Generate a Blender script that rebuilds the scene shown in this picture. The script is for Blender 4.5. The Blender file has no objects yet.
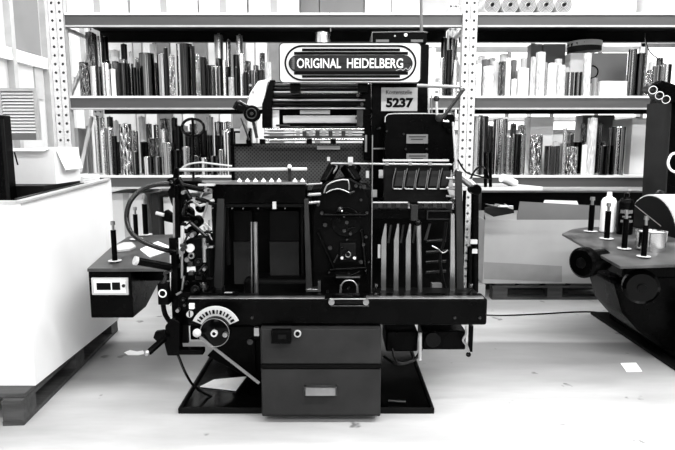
import bpy, math, random
from mathutils import Vector, Matrix
R = random.Random(11)
D = bpy.data
SC = bpy.context.scene
COL = SC.collection

# ---------------------------------------------------------------- camera, world, lights, exposure
F_PX = 560.0; PITCH = math.radians(8.2); EYE = 1.35
cd = D.cameras.new('camera'); cd.sensor_width = 36.0; cd.lens = F_PX / 675 * 36.0
cd.clip_start = 0.05; cd.clip_end = 100
cam = D.objects.new('camera', cd); COL.objects.link(cam)
cam.location = (0, 0, EYE); cam.rotation_euler = (math.radians(90) - PITCH, 0, 0)
SC.camera = cam

w = D.worlds.new('world'); SC.world = w; w.use_nodes = True
w.node_tree.nodes['Background'].inputs[0].default_value = (1, 1, 1, 1)
w.node_tree.nodes['Background'].inputs[1].default_value = 2.2

SC.view_settings.view_transform = 'Standard'
SC.view_settings.look = 'None'
SC.view_settings.gamma = 1.0
SC.view_settings.use_curve_mapping = False
SC.view_settings.exposure = 0.0

def area(name, loc, size, energy, aim):
    l = D.lights.new(name, 'AREA'); l.shape = 'RECTANGLE'; l.size, l.size_y = size; l.energy = energy
    o = D.objects.new(name, l); COL.objects.link(o); o.location = loc
    o.rotation_euler = (Vector(aim) - Vector(loc)).to_track_quat('-Z', 'Y').to_euler()
    return o
CEIL = 4.6
STRIPS = [(-2.4, -1.9), (2.8, -1.9), (-1.2, .7), (3.4, .7), (-2.6, 3.9), (2.6, 3.9), (0, 8.0), (-.9, 6.0), (4, 8.0)]  # first pair, behind the camera, is added to light upright faces
for i, (x, y) in enumerate(STRIPS):
    area('strip_light', (x, y, CEIL - .22), (4.4, .25), [70, 300, 170, 340, 100, 190, 260, 120, 260][i], (x, y, 0))
for x in (-4.2, -1.4, 1.4, 4.2):                      # added lights behind the camera, for foil streaks and upright faces
    area('front_fill_light', (x, -4.3, 3.0), (1.5, 1.5), 32, (x, 0, 2.4))

# ---------------------------------------------------------------- helpers
CP, SP = math.cos(PITCH), math.sin(PITCH)
def W(px, py, Y):
    "point seen at px,py of the photograph, in the plane at depth Y"
    a = (px - 337.5) / F_PX; b = (225 - py) / F_PX
    t = Y / (CP + b * SP)
    return Vector((a * t, Y, EYE + t * (b * CP - SP)))
def PZ(px, py, z):
    "point seen at px,py on the horizontal plane z"
    a = (px - 337.5) / F_PX; b = (225 - py) / F_PX
    t = (z - EYE) / (b * CP - SP)
    return Vector((a * t, t * (CP + b * SP), z))
def S(Y, z=.9):
    "metres per pixel at depth Y"
    return (Y * CP + (EYE - z) * SP) / F_PX

WO = {}
def MB2(*a):
    m = MB().box(*a); return m.v, m.f
class MB:
    def __init__(s): s.v = []; s.f = []
    def add(s, vs, fs):
        n = len(s.v); s.v += [Vector(p) for p in vs]; s.f += [[i + n for i in q] for q in fs]; return s
    def box(s, x0, x1, y0, y1, z0, z1):
        return s.add([(x0,y0,z0),(x1,y0,z0),(x1,y1,z0),(x0,y1,z0),(x0,y0,z1),(x1,y0,z1),(x1,y1,z1),(x0,y1,z1)],
                     [(3,2,1,0),(4,5,6,7),(0,1,5,4),(1,2,6,5),(2,3,7,6),(3,0,4,7)])
    def obox(s, c, size, m=None):
        m = m or Matrix.Identity(3); c = Vector(c); a, b, d = [q / 2 for q in size]
        vs = [c + m @ Vector((x, y, z)) for z in (-d, d) for x, y in ((-a,-b),(a,-b),(a,b),(-a,b))]
        return s.add(vs, [(3,2,1,0),(4,5,6,7),(0,1,5,4),(1,2,6,5),(2,3,7,6),(3,0,4,7)])
    def bar(s, p0, p1, wd, th):
        p0, p1 = Vector(p0), Vector(p1); d = p1 - p0
        q = d.to_track_quat('X', 'Z').to_matrix()
        return s.obox((p0 + p1) / 2, (d.length, wd, th), q)
    def prism(s, pts, off):
        pts = [Vector(p) for p in pts]; off = Vector(off); n = len(pts)
        nrm = sum(((pts[i] - pts[0]).cross(pts[(i + 1) % n] - pts[0]) for i in range(1, n - 1)), Vector())
        if nrm.dot(off) > 0: pts = pts[::-1]
        vs = pts + [p + off for p in pts]
        return s.add(vs, [list(range(n)), list(range(2*n-1, n-1, -1))] + [((i+1) % n, i, n+i, n+(i+1) % n) for i in range(n)])
    def lathe(s, p0, axis, prof, n=20, caps=True):
        p0 = Vector(p0); ax = Vector(axis).normalized(); q = ax.to_track_quat('Z', 'Y').to_matrix()
        vs = []; fs = []
        for t, r in prof:
            for k in range(n):
                a = 2 * math.pi * k / n
                vs.append(p0 + q @ Vector((r * math.cos(a), r * math.sin(a), t)))
        for j in range(len(prof) - 1):
            for k in range(n):
                k2 = (k + 1) % n
                fs.append((j*n+k, j*n+k2, (j+1)*n+k2, (j+1)*n+k))
        if caps:
            fs.append(list(range(n))[::-1]); fs.append([(len(prof)-1)*n + k for k in range(n)])
        return s.add(vs, fs)
    def cyl(s, p0, p1, r, r1=None, n=16):
        d = Vector(p1) - Vector(p0)
        return s.lathe(p0, d, [(0, r), (d.length, r if r1 is None else r1)], n)
    def ball(s, c, r, n=14, sq=1.0):
        prof = [(-math.cos(math.pi*i/8)*r*sq, max(math.sin(math.pi*i/8)*r, r*.02)) for i in range(9)]
        return s.lathe(c, (0,0,1), prof, n)
    def ring(s, c, axis, R0, r, n=24, m=8, a0=0, a1=2*math.pi, sx=1, sy=1):
        c = Vector(c); q = Vector(axis).normalized().to_track_quat('Z', 'Y').to_matrix()
        full = abs(a1 - a0 - 2*math.pi) < 1e-4
        pts = [c + q @ Vector((R0*sx*math.cos(a0+(a1-a0)*i/n), R0*sy*math.sin(a0+(a1-a0)*i/n), 0)) for i in range(n if full else n+1)]
        return s.tube(pts, r, m, closed=full)
    def tube(s, pts, r, m=8, closed=False, sub=0):
        pts = [Vector(p) for p in pts]
        if sub:                                            # Catmull-Rom
            P = [pts[0]] + pts + [pts[-1]]; out = []
            for i in range(1, len(P) - 2):
                for k in range(sub):
                    t = k / sub; a, b, c, d = P[i-1], P[i], P[i+1], P[i+2]
                    out.append(.5 * ((2*b) + (c-a)*t + (2*a-5*b+4*c-d)*t*t + (3*b-a-3*c+d)*t**3))
            out.append(pts[-1]); pts = out
        n = len(pts); vs = []; fs = []; up = None
        for i in range(n):
            if closed: d = pts[(i+1) % n] - pts[i-1]
            else: d = pts[min(i+1, n-1)] - pts[max(i-1, 0)]
            d.normalize()
            if up is None:
                up = Vector((0,0,1)) if abs(d.z) < .9 else Vector((1,0,0))
            u = d.cross(up).normalized(); up = u.cross(d).normalized()
            for k in range(m):
                a = 2*math.pi*k/m; vs.append(pts[i] + r * (math.cos(a)*u + math.sin(a)*up))
        for i in range(n if closed else n - 1):
            j = (i + 1) % n
            for k in range(m):
                k2 = (k+1) % m; fs.append((i*m+k, i*m+k2, j*m+k2, j*m+k))
        if not closed:
            fs.append(list(range(m))[::-1]); fs.append([(n-1)*m+k for k in range(m)])
        return s.add(vs, fs)
    # rectangle given in the photograph's pixels at depth Y, thickness d backwards
    def fb(s, x0, y0, x1, y1, Y, d):
        a = W((x0+x1)/2, y0, Y); b = W((x0+x1)/2, y1, Y)
        l = W(x0, (y0+y1)/2, Y).x; r = W(x1, (y0+y1)/2, Y).x
        return s.box(l, r, Y, Y + d, b.z, a.z)
    def fp(s, pts, Y, d):
        return s.prism([W(x, y, Y) for x, y in pts], (0, d, 0))
    def fd(s, x, y, r, Y, d, n=22):                        # disc facing the camera
        c = W(x, y, Y); m = r * S(Y, c.z); return s.cyl(c, c + Vector((0, d, 0)), m, n=n)
    def fr(s, x, y, r, Y, t, n=22):                        # ring facing the camera
        c = W(x, y, Y); return s.ring(c, (0, 1, 0), r * S(Y, c.z), t, n)
    def ft(s, pts, r, m=8, sub=0, Y=None):                 # tube through (x, y[, Y])
        return s.tube([W(p[0], p[1], p[2] if len(p) > 2 else Y) for p in pts], r, m, sub=sub)
    def fc(s, x0, y0, x1, y1, Y, r, Y1=None, r1=None, n=14):
        return s.cyl(W(x0, y0, Y), W(x1, y1, Y if Y1 is None else Y1), r, r1, n)
    def build(s, name, mat, parent=None, bevel=0, smooth=True, **kw):
        xs = [v.x for v in s.v]; ys = [v.y for v in s.v]; zs = [v.z for v in s.v]
        o0 = Vector(((min(xs)+max(xs))/2, (min(ys)+max(ys))/2, min(zs)))
        me = D.meshes.new(name); me.from_pydata([v - o0 for v in s.v], [], s.f); me.update()
        me.materials.append(M[mat] if isinstance(mat, str) else mat)
        if smooth:
            me.shade_smooth(); me.set_sharp_from_angle(angle=math.radians(38))
        o = D.objects.new(name, me); COL.objects.link(o)
        if parent is not None:
            o.parent = parent; o.location = o0 - WO[parent.name]
        else: o.location = o0
        WO[o.name] = o0
        if bevel:
            b = o.modifiers.new('bevel', 'BEVEL'); b.width = bevel; b.segments = 2; b.limit_method = 'ANGLE'
        for k, v in kw.items(): o[k] = v
        return o
def root(name, loc, label, category, group=None):
    o = D.objects.new(name, None); COL.objects.link(o); o.location = loc; o.empty_display_size = .1
    WO[o.name] = Vector(loc); o['label'] = label; o['category'] = category
    if group: o['group'] = group
    return o
def text(name, s, px0, py0, px1, py1, Y, mat, parent, bold=0.0, d=.002):
    cu = D.curves.new('t', 'FONT'); cu.body = s; cu.extrude = .02; cu.offset = bold; cu.resolution_u = 3
    to = D.objects.new('t', cu); COL.objects.link(to)
    dg = bpy.context.evaluated_depsgraph_get(); me = D.meshes.new_from_object(to.evaluated_get(dg))
    D.objects.remove(to)
    xs = [v.co.x for v in me.vertices]; ys = [v.co.y for v in me.vertices]
    a, b = W(px0, py1, Y), W(px1, py0, Y)
    mb = MB(); vs = []
    for v in me.vertices:
        vs.append((a.x + (v.co.x-min(xs))/(max(xs)-min(xs))*(b.x-a.x), Y - (d if v.co.z > 0 else 0), a.z + (v.co.y-min(ys))/(max(ys)-min(ys))*(b.z-a.z)))
    mb.add(vs, [list(p.vertices) for p in me.polygons])
    return mb.build(name, mat, parent, smooth=False)

# ---------------------------------------------------------------- materials
M = {}
def mat(name, tone, rough=.5, metal=0, var=.15, scale=6, bump=0, bscale=60, stretch=(1,1,1), spec=.5, coat=0):
    m = D.materials.new(name); m.use_nodes = True; nt = m.node_tree; N = nt.nodes; L = nt.links
    b = N['Principled BSDF']; b.inputs['Metallic'].default_value = metal
    b.inputs['Specular IOR Level'].default_value = spec; b.inputs['Coat Weight'].default_value = coat
    tc = N.new('ShaderNodeTexCoord'); mp = N.new('ShaderNodeMapping'); mp.inputs['Scale'].default_value = stretch
    L.new(tc.outputs['Object'], mp.inputs[0])
    n = N.new('ShaderNodeTexNoise'); n.inputs['Scale'].default_value = scale; n.inputs['Detail'].default_value = 5
    L.new(mp.outputs[0], n.inputs['Vector'])
    r = N.new('ShaderNodeMapRange'); r.inputs['From Min'].default_value = .3; r.inputs['From Max'].default_value = .7
    r.inputs['To Min'].default_value = tone * (1 - var); r.inputs['To Max'].default_value = min(tone * (1 + var), .95)
    L.new(n.outputs['Fac'], r.inputs['Value']); L.new(r.outputs[0], b.inputs['Base Color'])
    r2 = N.new('ShaderNodeMapRange'); r2.inputs['To Min'].default_value = max(rough - .08, .03); r2.inputs['To Max'].default_value = min(rough + .1, 1)
    L.new(n.outputs['Fac'], r2.inputs['Value']); L.new(r2.outputs[0], b.inputs['Roughness'])
    if bump:
        n2 = N.new('ShaderNodeTexNoise'); n2.inputs['Scale'].default_value = bscale; n2.inputs['Detail'].default_value = 3
        L.new(mp.outputs[0], n2.inputs['Vector'])
        bp = N.new('ShaderNodeBump'); bp.inputs['Strength'].default_value = bump; bp.inputs['Distance'].default_value = .01
        L.new(n2.outputs['Fac'], bp.inputs['Height']); L.new(bp.outputs[0], b.inputs['Normal'])
    M[name] = m; return m
mat('black_enamel', .0012, .25, var=.5, bump=.05, bscale=30, spec=.035)
mat('black_gloss', .001, .12, var=.4, spec=.09)
mat('black_cast', .0015, .4, var=.6, bump=.3, bscale=25, spec=.04)
mat('charcoal', .005, .4, var=.3, spec=.06)
mat('dark_grey', .02, .45, var=.25, bump=.05, spec=.1)
mat('mid_grey', .12, .5, var=.15)
mat('beam_grey', .06, .55, var=.2, scale=3, stretch=(.3, 1, 3))
mat('light_grey', .45, .5, var=.12)
mat('pale_paint', .6, .5, var=.08, scale=2)
mat('white_paint', .85, .45, var=.05)
mat('chrome', .8, .14, 1, var=.1, scale=12)
mat('brushed', .28, .4, 1, var=.2, scale=10)
mat('wall_panel', .2, .6, var=.1, scale=2)
mat('steel', .36, .33, 1, var=.15, scale=14)
mat('dark_steel', .045, .35, 1, var=.4, scale=14, bump=.08)
mat('satin_plate', .58, .35, .25, var=.08)
mat('rubber', .003, .22, var=.2, spec=.3)
mat('board_white', .83, .7, var=.05, scale=2, bump=.06, bscale=8)
mat('board_light', .62, .75, var=.06, scale=3, bump=.05)
mat('board_grey', .14, .75, var=.1, scale=3)
mat('board_mid', .36, .75, var=.08, scale=3)
mat('paper', .88, .7, var=.03)
mat('wood_dark', .045, .7, var=.5, scale=4, stretch=(1, 9, 9), bump=.2, bscale=10)
mat('tape_grey', .23, .6, var=.1)
mat('wood_table', .04, .4, var=.95, scale=5, stretch=(1, 1, 1), bump=.05)
mat('plastic_white', .85, .3, var=.02)
mat('ink_black', .002, .5, var=.1, spec=.05)
mat('glass_dark', .01, .08, spec=.8)

def perforated():
    m = D.materials.new('perforated_sheet'); m.use_nodes = True; N = m.node_tree.nodes; L = m.node_tree.links; b = N['Principled BSDF']
    tc = N.new('ShaderNodeTexCoord'); mp = N.new('ShaderNodeMapping'); mp.inputs['Scale'].default_value = (62, 1, 62); mp.inputs['Rotation'].default_value = (0, math.radians(45), 0)
    L.new(tc.outputs['Object'], mp.inputs[0])
    fr = N.new('ShaderNodeVectorMath'); fr.operation = 'FRACTION'; L.new(mp.outputs[0], fr.inputs[0])
    sb = N.new('ShaderNodeVectorMath'); sb.operation = 'SUBTRACT'; sb.inputs[1].default_value = (.5, 0, .5); L.new(fr.outputs[0], sb.inputs[0])
    ml = N.new('ShaderNodeVectorMath'); ml.operation = 'MULTIPLY'; ml.inputs[1].default_value = (1, 0, 1); L.new(sb.outputs[0], ml.inputs[0])
    ln = N.new('ShaderNodeVectorMath'); ln.operation = 'LENGTH'; L.new(ml.outputs[0], ln.inputs[0])
    rp = N.new('ShaderNodeMapRange'); rp.inputs['From Min'].default_value = .24; rp.inputs['From Max'].default_value = .32
    rp.inputs['To Min'].default_value = .003; rp.inputs['To Max'].default_value = .05; L.new(ln.outputs['Value'], rp.inputs['Value'])
    L.new(rp.outputs[0], b.inputs['Base Color']); b.inputs['Roughness'].default_value = .6; b.inputs['Specular IOR Level'].default_value = .25
    M['perforated'] = m
perforated()

FLOOR_CY = (-4.6 + 10.2) / 2
def floor_mat():
    m = D.materials.new('floor_coating'); m.use_nodes = True; N = m.node_tree.nodes; L = m.node_tree.links; b = N['Principled BSDF']
    tc = N.new('ShaderNodeTexCoord'); mp = N.new('ShaderNodeMapping'); mp.inputs['Scale'].default_value = (.35, 1.5, 1); L.new(tc.outputs['Object'], mp.inputs[0])
    n = N.new('ShaderNodeTexNoise'); n.inputs['Scale'].default_value = 1.3; n.inputs['Detail'].default_value = 6; n.inputs['Roughness'].default_value = .6; L.new(mp.outputs[0], n.inputs[0])
    r = N.new('ShaderNodeMapRange'); r.inputs['From Min'].default_value = .33; r.inputs['From Max'].default_value = .68; r.inputs['To Min'].default_value = .36; r.inputs['To Max'].default_value = .62; L.new(n.outputs['Fac'], r.inputs['Value'])
    n2 = N.new('ShaderNodeTexNoise'); n2.inputs['Scale'].default_value = 7; n2.inputs['Detail'].default_value = 3; L.new(tc.outputs['Object'], n2.inputs[0])
    r2 = N.new('ShaderNodeMapRange'); r2.inputs['From Min'].default_value = .69; r2.inputs['From Max'].default_value = .74; r2.inputs['To Min'].default_value = 1; r2.inputs['To Max'].default_value = .35; L.new(n2.outputs['Fac'], r2.inputs['Value'])
    mu = N.new('ShaderNodeMath'); mu.operation = 'MULTIPLY'; L.new(r.outputs[0], mu.inputs[0]); L.new(r2.outputs[0], mu.inputs[1])
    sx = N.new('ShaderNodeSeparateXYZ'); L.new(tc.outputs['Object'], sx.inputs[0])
    ramp = N.new('ShaderNodeValToRGB'); cr = ramp.color_ramp; mr = N.new('ShaderNodeMapRange'); mr.inputs['From Min'].default_value = 2.0 - FLOOR_CY; mr.inputs['From Max'].default_value = 6.0 - FLOOR_CY  # darker mid band, paler far floor: shade and reflection put into the colour
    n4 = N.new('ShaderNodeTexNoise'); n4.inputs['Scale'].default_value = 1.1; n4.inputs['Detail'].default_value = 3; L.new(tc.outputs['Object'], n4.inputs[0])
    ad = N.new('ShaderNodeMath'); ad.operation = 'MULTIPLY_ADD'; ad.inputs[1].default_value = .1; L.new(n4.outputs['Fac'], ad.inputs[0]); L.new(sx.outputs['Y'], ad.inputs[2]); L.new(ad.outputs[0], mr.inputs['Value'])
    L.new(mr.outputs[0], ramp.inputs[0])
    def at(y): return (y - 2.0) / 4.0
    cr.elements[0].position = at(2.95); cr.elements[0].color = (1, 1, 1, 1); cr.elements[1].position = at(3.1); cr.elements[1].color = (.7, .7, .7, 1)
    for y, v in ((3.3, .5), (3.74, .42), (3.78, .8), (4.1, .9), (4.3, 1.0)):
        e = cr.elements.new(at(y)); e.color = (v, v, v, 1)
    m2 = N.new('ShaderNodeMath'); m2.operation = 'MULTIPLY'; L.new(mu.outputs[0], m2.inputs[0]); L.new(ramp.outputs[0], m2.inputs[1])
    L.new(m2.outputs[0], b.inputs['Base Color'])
    r3 = N.new('ShaderNodeMapRange'); r3.inputs['To Min'].default_value = .28; r3.inputs['To Max'].default_value = .5; L.new(n.outputs['Fac'], r3.inputs['Value']); L.new(r3.outputs[0], b.inputs['Roughness'])
    M['floor'] = m
floor_mat()

def foil(name, tone, crinkle=0, streak=1.0, rough=.22, metal=1.0, span=.7):
    m = D.materials.new(name); m.use_nodes = True; N = m.node_tree.nodes; L = m.node_tree.links; b = N['Principled BSDF']
    tc = N.new('ShaderNodeTexCoord'); oi = N.new('ShaderNodeObjectInfo')
    mu = N.new('ShaderNodeMath'); mu.operation = 'MULTIPLY'; mu.inputs[1].default_value = 60; L.new(oi.outputs['Random'], mu.inputs[0])
    mp = N.new('ShaderNodeMapping'); mp.inputs['Scale'].default_value = (1.25, 1.25, .05) if not crinkle else (4, 4, 5); L.new(tc.outputs['Object'], mp.inputs[0])
    n = N.new('ShaderNodeTexNoise'); n.noise_dimensions = '4D'; n.inputs['Scale'].default_value = 1.4; n.inputs['Detail'].default_value = 1.3; L.new(mp.outputs[0], n.inputs['Vector']); L.new(mu.outputs[0], n.inputs['W'])
    bp = N.new('ShaderNodeBump'); bp.inputs['Strength'].default_value = .9 if crinkle else .4 * streak; bp.inputs['Distance'].default_value = .03 if crinkle else .02
    L.new(n.outputs['Fac'], bp.inputs['Height']); L.new(bp.outputs[0], b.inputs['Normal'])
    r = N.new('ShaderNodeMapRange'); r.inputs['From Min'].default_value = .38; r.inputs['From Max'].default_value = .62
    r.inputs['To Min'].default_value = tone * (1 - span); r.inputs['To Max'].default_value = min(.95, tone * (1 + span * .5)); L.new(n.outputs['Fac'], r.inputs['Value'])  # reflection streaks put into the base colour, following the bump noise
    L.new(r.outputs[0], b.inputs['Base Color'])
    b.inputs['Metallic'].default_value = metal; b.inputs['Roughness'].default_value = rough
    M[name] = m
foil('foil_silver', .8, 0, 1.5, .16, span=.96)
foil('foil_bright', .95, 0, 1.0, .25, span=.6)
foil('foil_dark', .1, 0, 1.3, .12, span=.9)
foil('foil_black', .025, 0, .8, .18, span=.7)
foil('foil_mid', .25, 0, 1.2, .18, span=.8)
foil('foil_crinkle', .6, 1, 1, .25, span=.95)
foil('foil_crinkle_dark', .22, 1, 1, .25, span=.95)
foil('foil_white', .9, 0, .3, .45, metal=0, span=.12)
foil('foil_white_crinkle', .85, 1, 1, .4, metal=.1, span=.35)
foil('foil_grey_matte', .22, 0, .3, .6, metal=0, span=.3)

def struct(mb, name, m, parent=None, **k):
    o = mb.build(name, m, parent, **k)
    if parent is None: o['kind'] = 'structure'
    return o

# ================================================================= the setting
XL, XR, YF, YB = -3.6, 6.2, -4.6, 10.2
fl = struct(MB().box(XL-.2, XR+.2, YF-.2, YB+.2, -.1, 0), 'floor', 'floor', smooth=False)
struct(MB().box(XL-.2, XR+.2, YF-.2, YB+.2, CEIL, CEIL+.1), 'ceiling', 'light_grey', smooth=False)
struct(MB().box(XR, XR+.15, YF, YB, 0, CEIL), 'wall_right', 'board_grey', smooth=False)
# unseen wall behind the camera, window openings made up for the added lights
wb = MB(); edges = [XL]
for x in (-2.6, 0.2, 3.0): pass
wb.box(XL, XR, YF-.15, YF, 0, 2.2); wb.box(XL, XR, YF-.15, YF, 3.7, CEIL)
xs = [XL, -2.2, -.6, .6, 2.2, 3.4, 5.0, XR]
wb.box(XL, -2.2, YF-.15, YF, 2.2, 3.7); wb.box(-.6, .6, YF-.15, YF, 2.2, 3.7); wb.box(2.2, 3.4, YF-.15, YF, 2.2, 3.7); wb.box(5.0, XR, YF-.15, YF, 2.2, 3.7)
struct(wb, 'wall_front', 'dark_grey', smooth=False)
# back wall: solid left with vertical cladding panels, window band on the right
ZW0, ZW1 = 1.55, 3.1
bw = MB(); bw.box(XL, -.2, YB, YB+.15, 0, CEIL); bw.box(-.2, XR, YB, YB+.15, 0, ZW0); bw.box(-.2, XR, YB, YB+.15, ZW1, CEIL)
wallb = struct(bw, 'wall_back', 'light_grey', smooth=False)
x = XL + .02; i = 0
while x < -.4:
    wd = .14 + .05 * (i % 3); MB().box(x, x + wd, YB-.05, YB, .05, CEIL-.3).build('cladding_panel', ['light_grey', 'mid_grey', 'pale_paint'][(i * 2) % 3], wallb, smooth=False); x += wd + .03; i += 1
win = MB(); win.box(-.2, XR, YB-.02, YB+.02, ZW0, ZW0+.06); win.box(-.2, XR, YB-.02, YB+.02, ZW1-.06, ZW1)
win.box(-.2, XR, YB-.02, YB+.02, 2.25, 2.29)
wobj = struct(win, 'window_1', 'mid_grey', smooth=False)
for k in range(9):
    MB().box(-.2 + k*.8, -.14 + k*.8, YB-.02, YB+.02, ZW0+.06, ZW1-.06).build('window_mullion', 'mid_grey', wobj, smooth=False)

# left wall: posts, rails, infill panels, louvre
def wl(px, py):                                           # point on the left wall plane x = XL
    a = (px - 337.5) / F_PX; b = (225 - py) / F_PX; t = XL / a
    return Vector((XL, t * (CP + b*SP), EYE + t * (b*CP - SP)))
wleft = struct(MB().box(XL-.15, XL, YF, YB, 0, CEIL), 'wall_left', 'pale_paint', smooth=False)
zr = wl(30, 60).z
tr = MB().box(XL, XL+.06, 3.5, YB, zr-.07, zr+.06); struct(tr, 'trim_1', 'white_paint', smooth=False)
for px in (9, 44, 66, 82):
    y = wl(px, 60).y
    MB().box(XL, XL+.07, y-.035, y+.035, 0, CEIL).build('wall_post', 'light_grey', wleft, smooth=False)
y0, y1 = wl(13, 60).y, wl(40, 60).y
MB().box(XL, XL+.02, y0, y1, zr+.08, CEIL-.4)  .build('infill_panel', 'wall_panel', wleft, smooth=False)
MB().box(XL, XL+.02, wl(30,60).y+.05, y1, zr+.06-.5, zr-.07).build('infill_panel', 'light_grey', wleft, smooth=False)
# louvre panel
LY = 5.75; la, lb = W(-3, 88, LY), W(39.5, 140, LY); zt, zb = la.z, lb.z
lo = root('louvre_vent', ((la.x+lb.x)/2, LY, zb), 'white slatted louvre panel with dark slot shadows beside the side wall', 'vent')
fm = MB(); fm.box(la.x, lb.x, LY, LY+.05, zt-.03, zt); fm.box(lb.x-.03, lb.x, LY, LY+.05, zb, zt-.03); fm.box(la.x, la.x+.03, LY, LY+.05, zb, zt-.03)
fm.build('frame', 'light_grey', lo, smooth=False)
MB().box(la.x+.03, lb.x-.03, LY, LY+.05, zb, zb+.07).build('bottom_rail', 'mid_grey', lo, smooth=False)
MB().box(la.x+.03, lb.x-.03, LY+.045, LY+.05, zb+.07, zt-.03).build('backing', 'board_grey', lo, smooth=False)
ns = 13; dz = (zt - zb - .1) / ns
for k in range(ns):
    z = zb + .07 + k * dz
    MB().prism([(la.x+.03, LY+.005, z), (la.x+.03, LY+.012, z), (la.x+.03, LY+.04, z+dz*.75), (la.x+.03, LY+.033, z+dz*.75)], (lb.x-la.x-.06, 0, 0)).build('slat', 'white_paint', lo, smooth=False)

# ceiling lamp bodies, with the added pair behind the camera
for i, (x, y) in enumerate(STRIPS):
    t = root('strip_lamp', (x, y, CEIL), f'long white ceiling strip lamp, {["first","second","third","fourth","fifth","sixth","seventh","eighth","ninth"][i]} counted from the camera', 'lamp', 'ceiling strip lamps')
    MB().box(x-2.25, x+2.25, y-.16, y+.16, CEIL-.16, CEIL).build('housing', 'white_paint', t, smooth=False)

# ================================================================= the rack
RY = 5.2; RD = .8
T1, T2, T3 = W(300, 13, RY).z, W(300, 96, RY).z, W(300, 175.5, RY).z
BH = W(300, 14, RY).z - W(300, 28, RY).z
XU1 = W(62, 90, RY).x; XU2 = W(467.5, 90, RY).x; XU3 = XU2 + (XU2 - XU1)
rack = root('storage_rack', (XU2, RY, 0), 'long steel storage rack with perforated posts and grey beams behind the press', 'rack')
def upright(xc, Y, wd, cols):
    mb = MB(); Z = 3.2; pitch = .075; n = int(Z / pitch); cw = wd / cols; r = .0125
    for c in range(cols):
        for k in range(n):
            x0 = xc - wd/2 + c*cw; z0 = k*pitch; cx, cz = x0+cw/2, z0+pitch/2
            outer = [(x0, z0), (cx, z0), (x0+cw, z0), (x0+cw, cz), (x0+cw, z0+pitch), (cx, z0+pitch), (x0, z0+pitch), (x0, cz)]
            inner = [(cx + r*math.cos(a), cz + r*math.sin(a)) for a in [math.radians(225 + 45*q) for q in range(8)]]
            mb.add([(p[0], Y, p[1]) for p in outer + inner], [(q, (q+1) % 8, 8+(q+1) % 8, 8+q) for q in range(8)])
    H = n * pitch
    mb.box(xc-wd/2, xc-wd/2+.003, Y, Y+.07, 0, H); mb.box(xc+wd/2-.003, xc+wd/2, Y, Y+.07, 0, H); mb.box(xc-wd/2, xc+wd/2, Y+.065, Y+.07, 0, H)
    mb.box(xc-.002, xc+.002, Y, Y+.065, 0, H)
    mb.box(xc-wd/2-.02, xc+wd/2+.02, Y-.02, Y+.09, 0, .008)
    return mb
for xc in (XU1, XU2, XU3):
    for Y in (RY-.02, RY+RD-.05):
        upright(xc, Y, .135 if Y < RY+.1 else .1, 2).build('upright', 'pale_paint', rack, smooth=False)
for xc in (XU1, XU2, XU3):
    for k in range(4): MB().bar((xc, RY+.05, .3+k*.7), (xc, RY+RD-.05, .3+(k+1)*.7 if k % 2 == 0 else .3+k*.7), .03, .03).build('brace', 'light_grey', rack, smooth=False)
for T in (T1, T2, T3):
    for xa, xb in ((XU1+.07, XU2-.07), (XU2+.07, XU3-.07)):
        for Y in (RY, RY+RD-.06):
            mb = MB(); mb.box(xa, xb, Y, Y+.045, T-BH, T-.018)
            b = mb.build('beam', 'beam_grey' if Y == RY else 'charcoal', rack, smooth=False)  # rear beams darker: shade below the shelves put into their colour
            if Y == RY:
                MB().box(xa, xb, Y-.012, Y, T-BH, T-BH+.014).build('lower_lip', 'light_grey', b, smooth=False)
        for k in range(6):
            q0 = xa + (xb-xa)*k/6; q1 = xa + (xb-xa)*(k+1)/6
            MB().box(q0+.002, q1-.002, RY-.012, RY+RD, T-.004, T).add(*MB2(q0+.002, q1-.002, RY-.012, RY-.004, T-.018, T-.004)).build('shelf_board', 'white_paint', rack, smooth=False)
            MB().box(q0+.002, q1-.002, RY-.004, RY+RD, T-.018, T-.0042).build('board_underside', 'ink_black', rack, smooth=False)  # black sheet puts the shade under the white board into colour

# ---- foil rolls
def unit_roll():
    mb = MB(); n = 20; P = [(0, .22), (0, 1), (1, 1), (1, .22)]
    mb.lathe((0,0,0), (0,0,1), [(0, .3), (0, .97), (.012, 1), (.988, 1), (1, .97), (1, .3)], n, caps=False)
    me = D.meshes.new('foil_roll'); me.from_pydata(mb.v, [], mb.f); me.shade_smooth(); me.set_sharp_from_angle(angle=math.radians(50)); return me
def unit_core():
    mb = MB(); mb.lathe((0,0,0), (0,0,1), [(0, .3), (1.0, .3), (1.0, .24), (.0, .24)], 14, caps=False)
    me = D.meshes.new('core'); me.from_pydata(mb.v, [], mb.f); me.materials.append(M['board_mid']); me.shade_smooth(); me.set_sharp_from_angle(angle=math.radians(40)); return me
UR, UC = unit_roll(), unit_core(); RM = {}
def roll_mesh(m):
    if m not in RM:
        RM[m] = UR.copy(); RM[m].materials.append(M[m])
    return RM[m]
DESC = {'foil_silver': 'streaked silver', 'foil_bright': 'bright pale metallic', 'foil_dark': 'dark mirror', 'foil_black': 'black glossy', 'foil_mid': 'mid grey metallic',
        'foil_crinkle': 'crinkled silver', 'foil_crinkle_dark': 'crinkled dark', 'foil_white': 'plain white', 'foil_white_crinkle': 'crinkled white', 'foil_grey_matte': 'matt grey'}
KEY = {'s': 'foil_silver', 'b': 'foil_bright', 'd': 'foil_dark', 'k': 'foil_black', 'm': 'foil_mid', 'c': 'foil_crinkle', 'C': 'foil_crinkle_dark', 'w': 'foil_white', 'W': 'foil_white_crinkle', 'g': 'foil_grey_matte'}
ORD = lambda n: {1: 'first', 2: 'second', 3: 'third'}.get(n, '%d%s' % (n, 'st' if n % 10 == 1 and n != 11 else 'nd' if n % 10 == 2 and n != 12 else 'rd' if n % 10 == 3 and n != 13 else 'th'))
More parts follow.
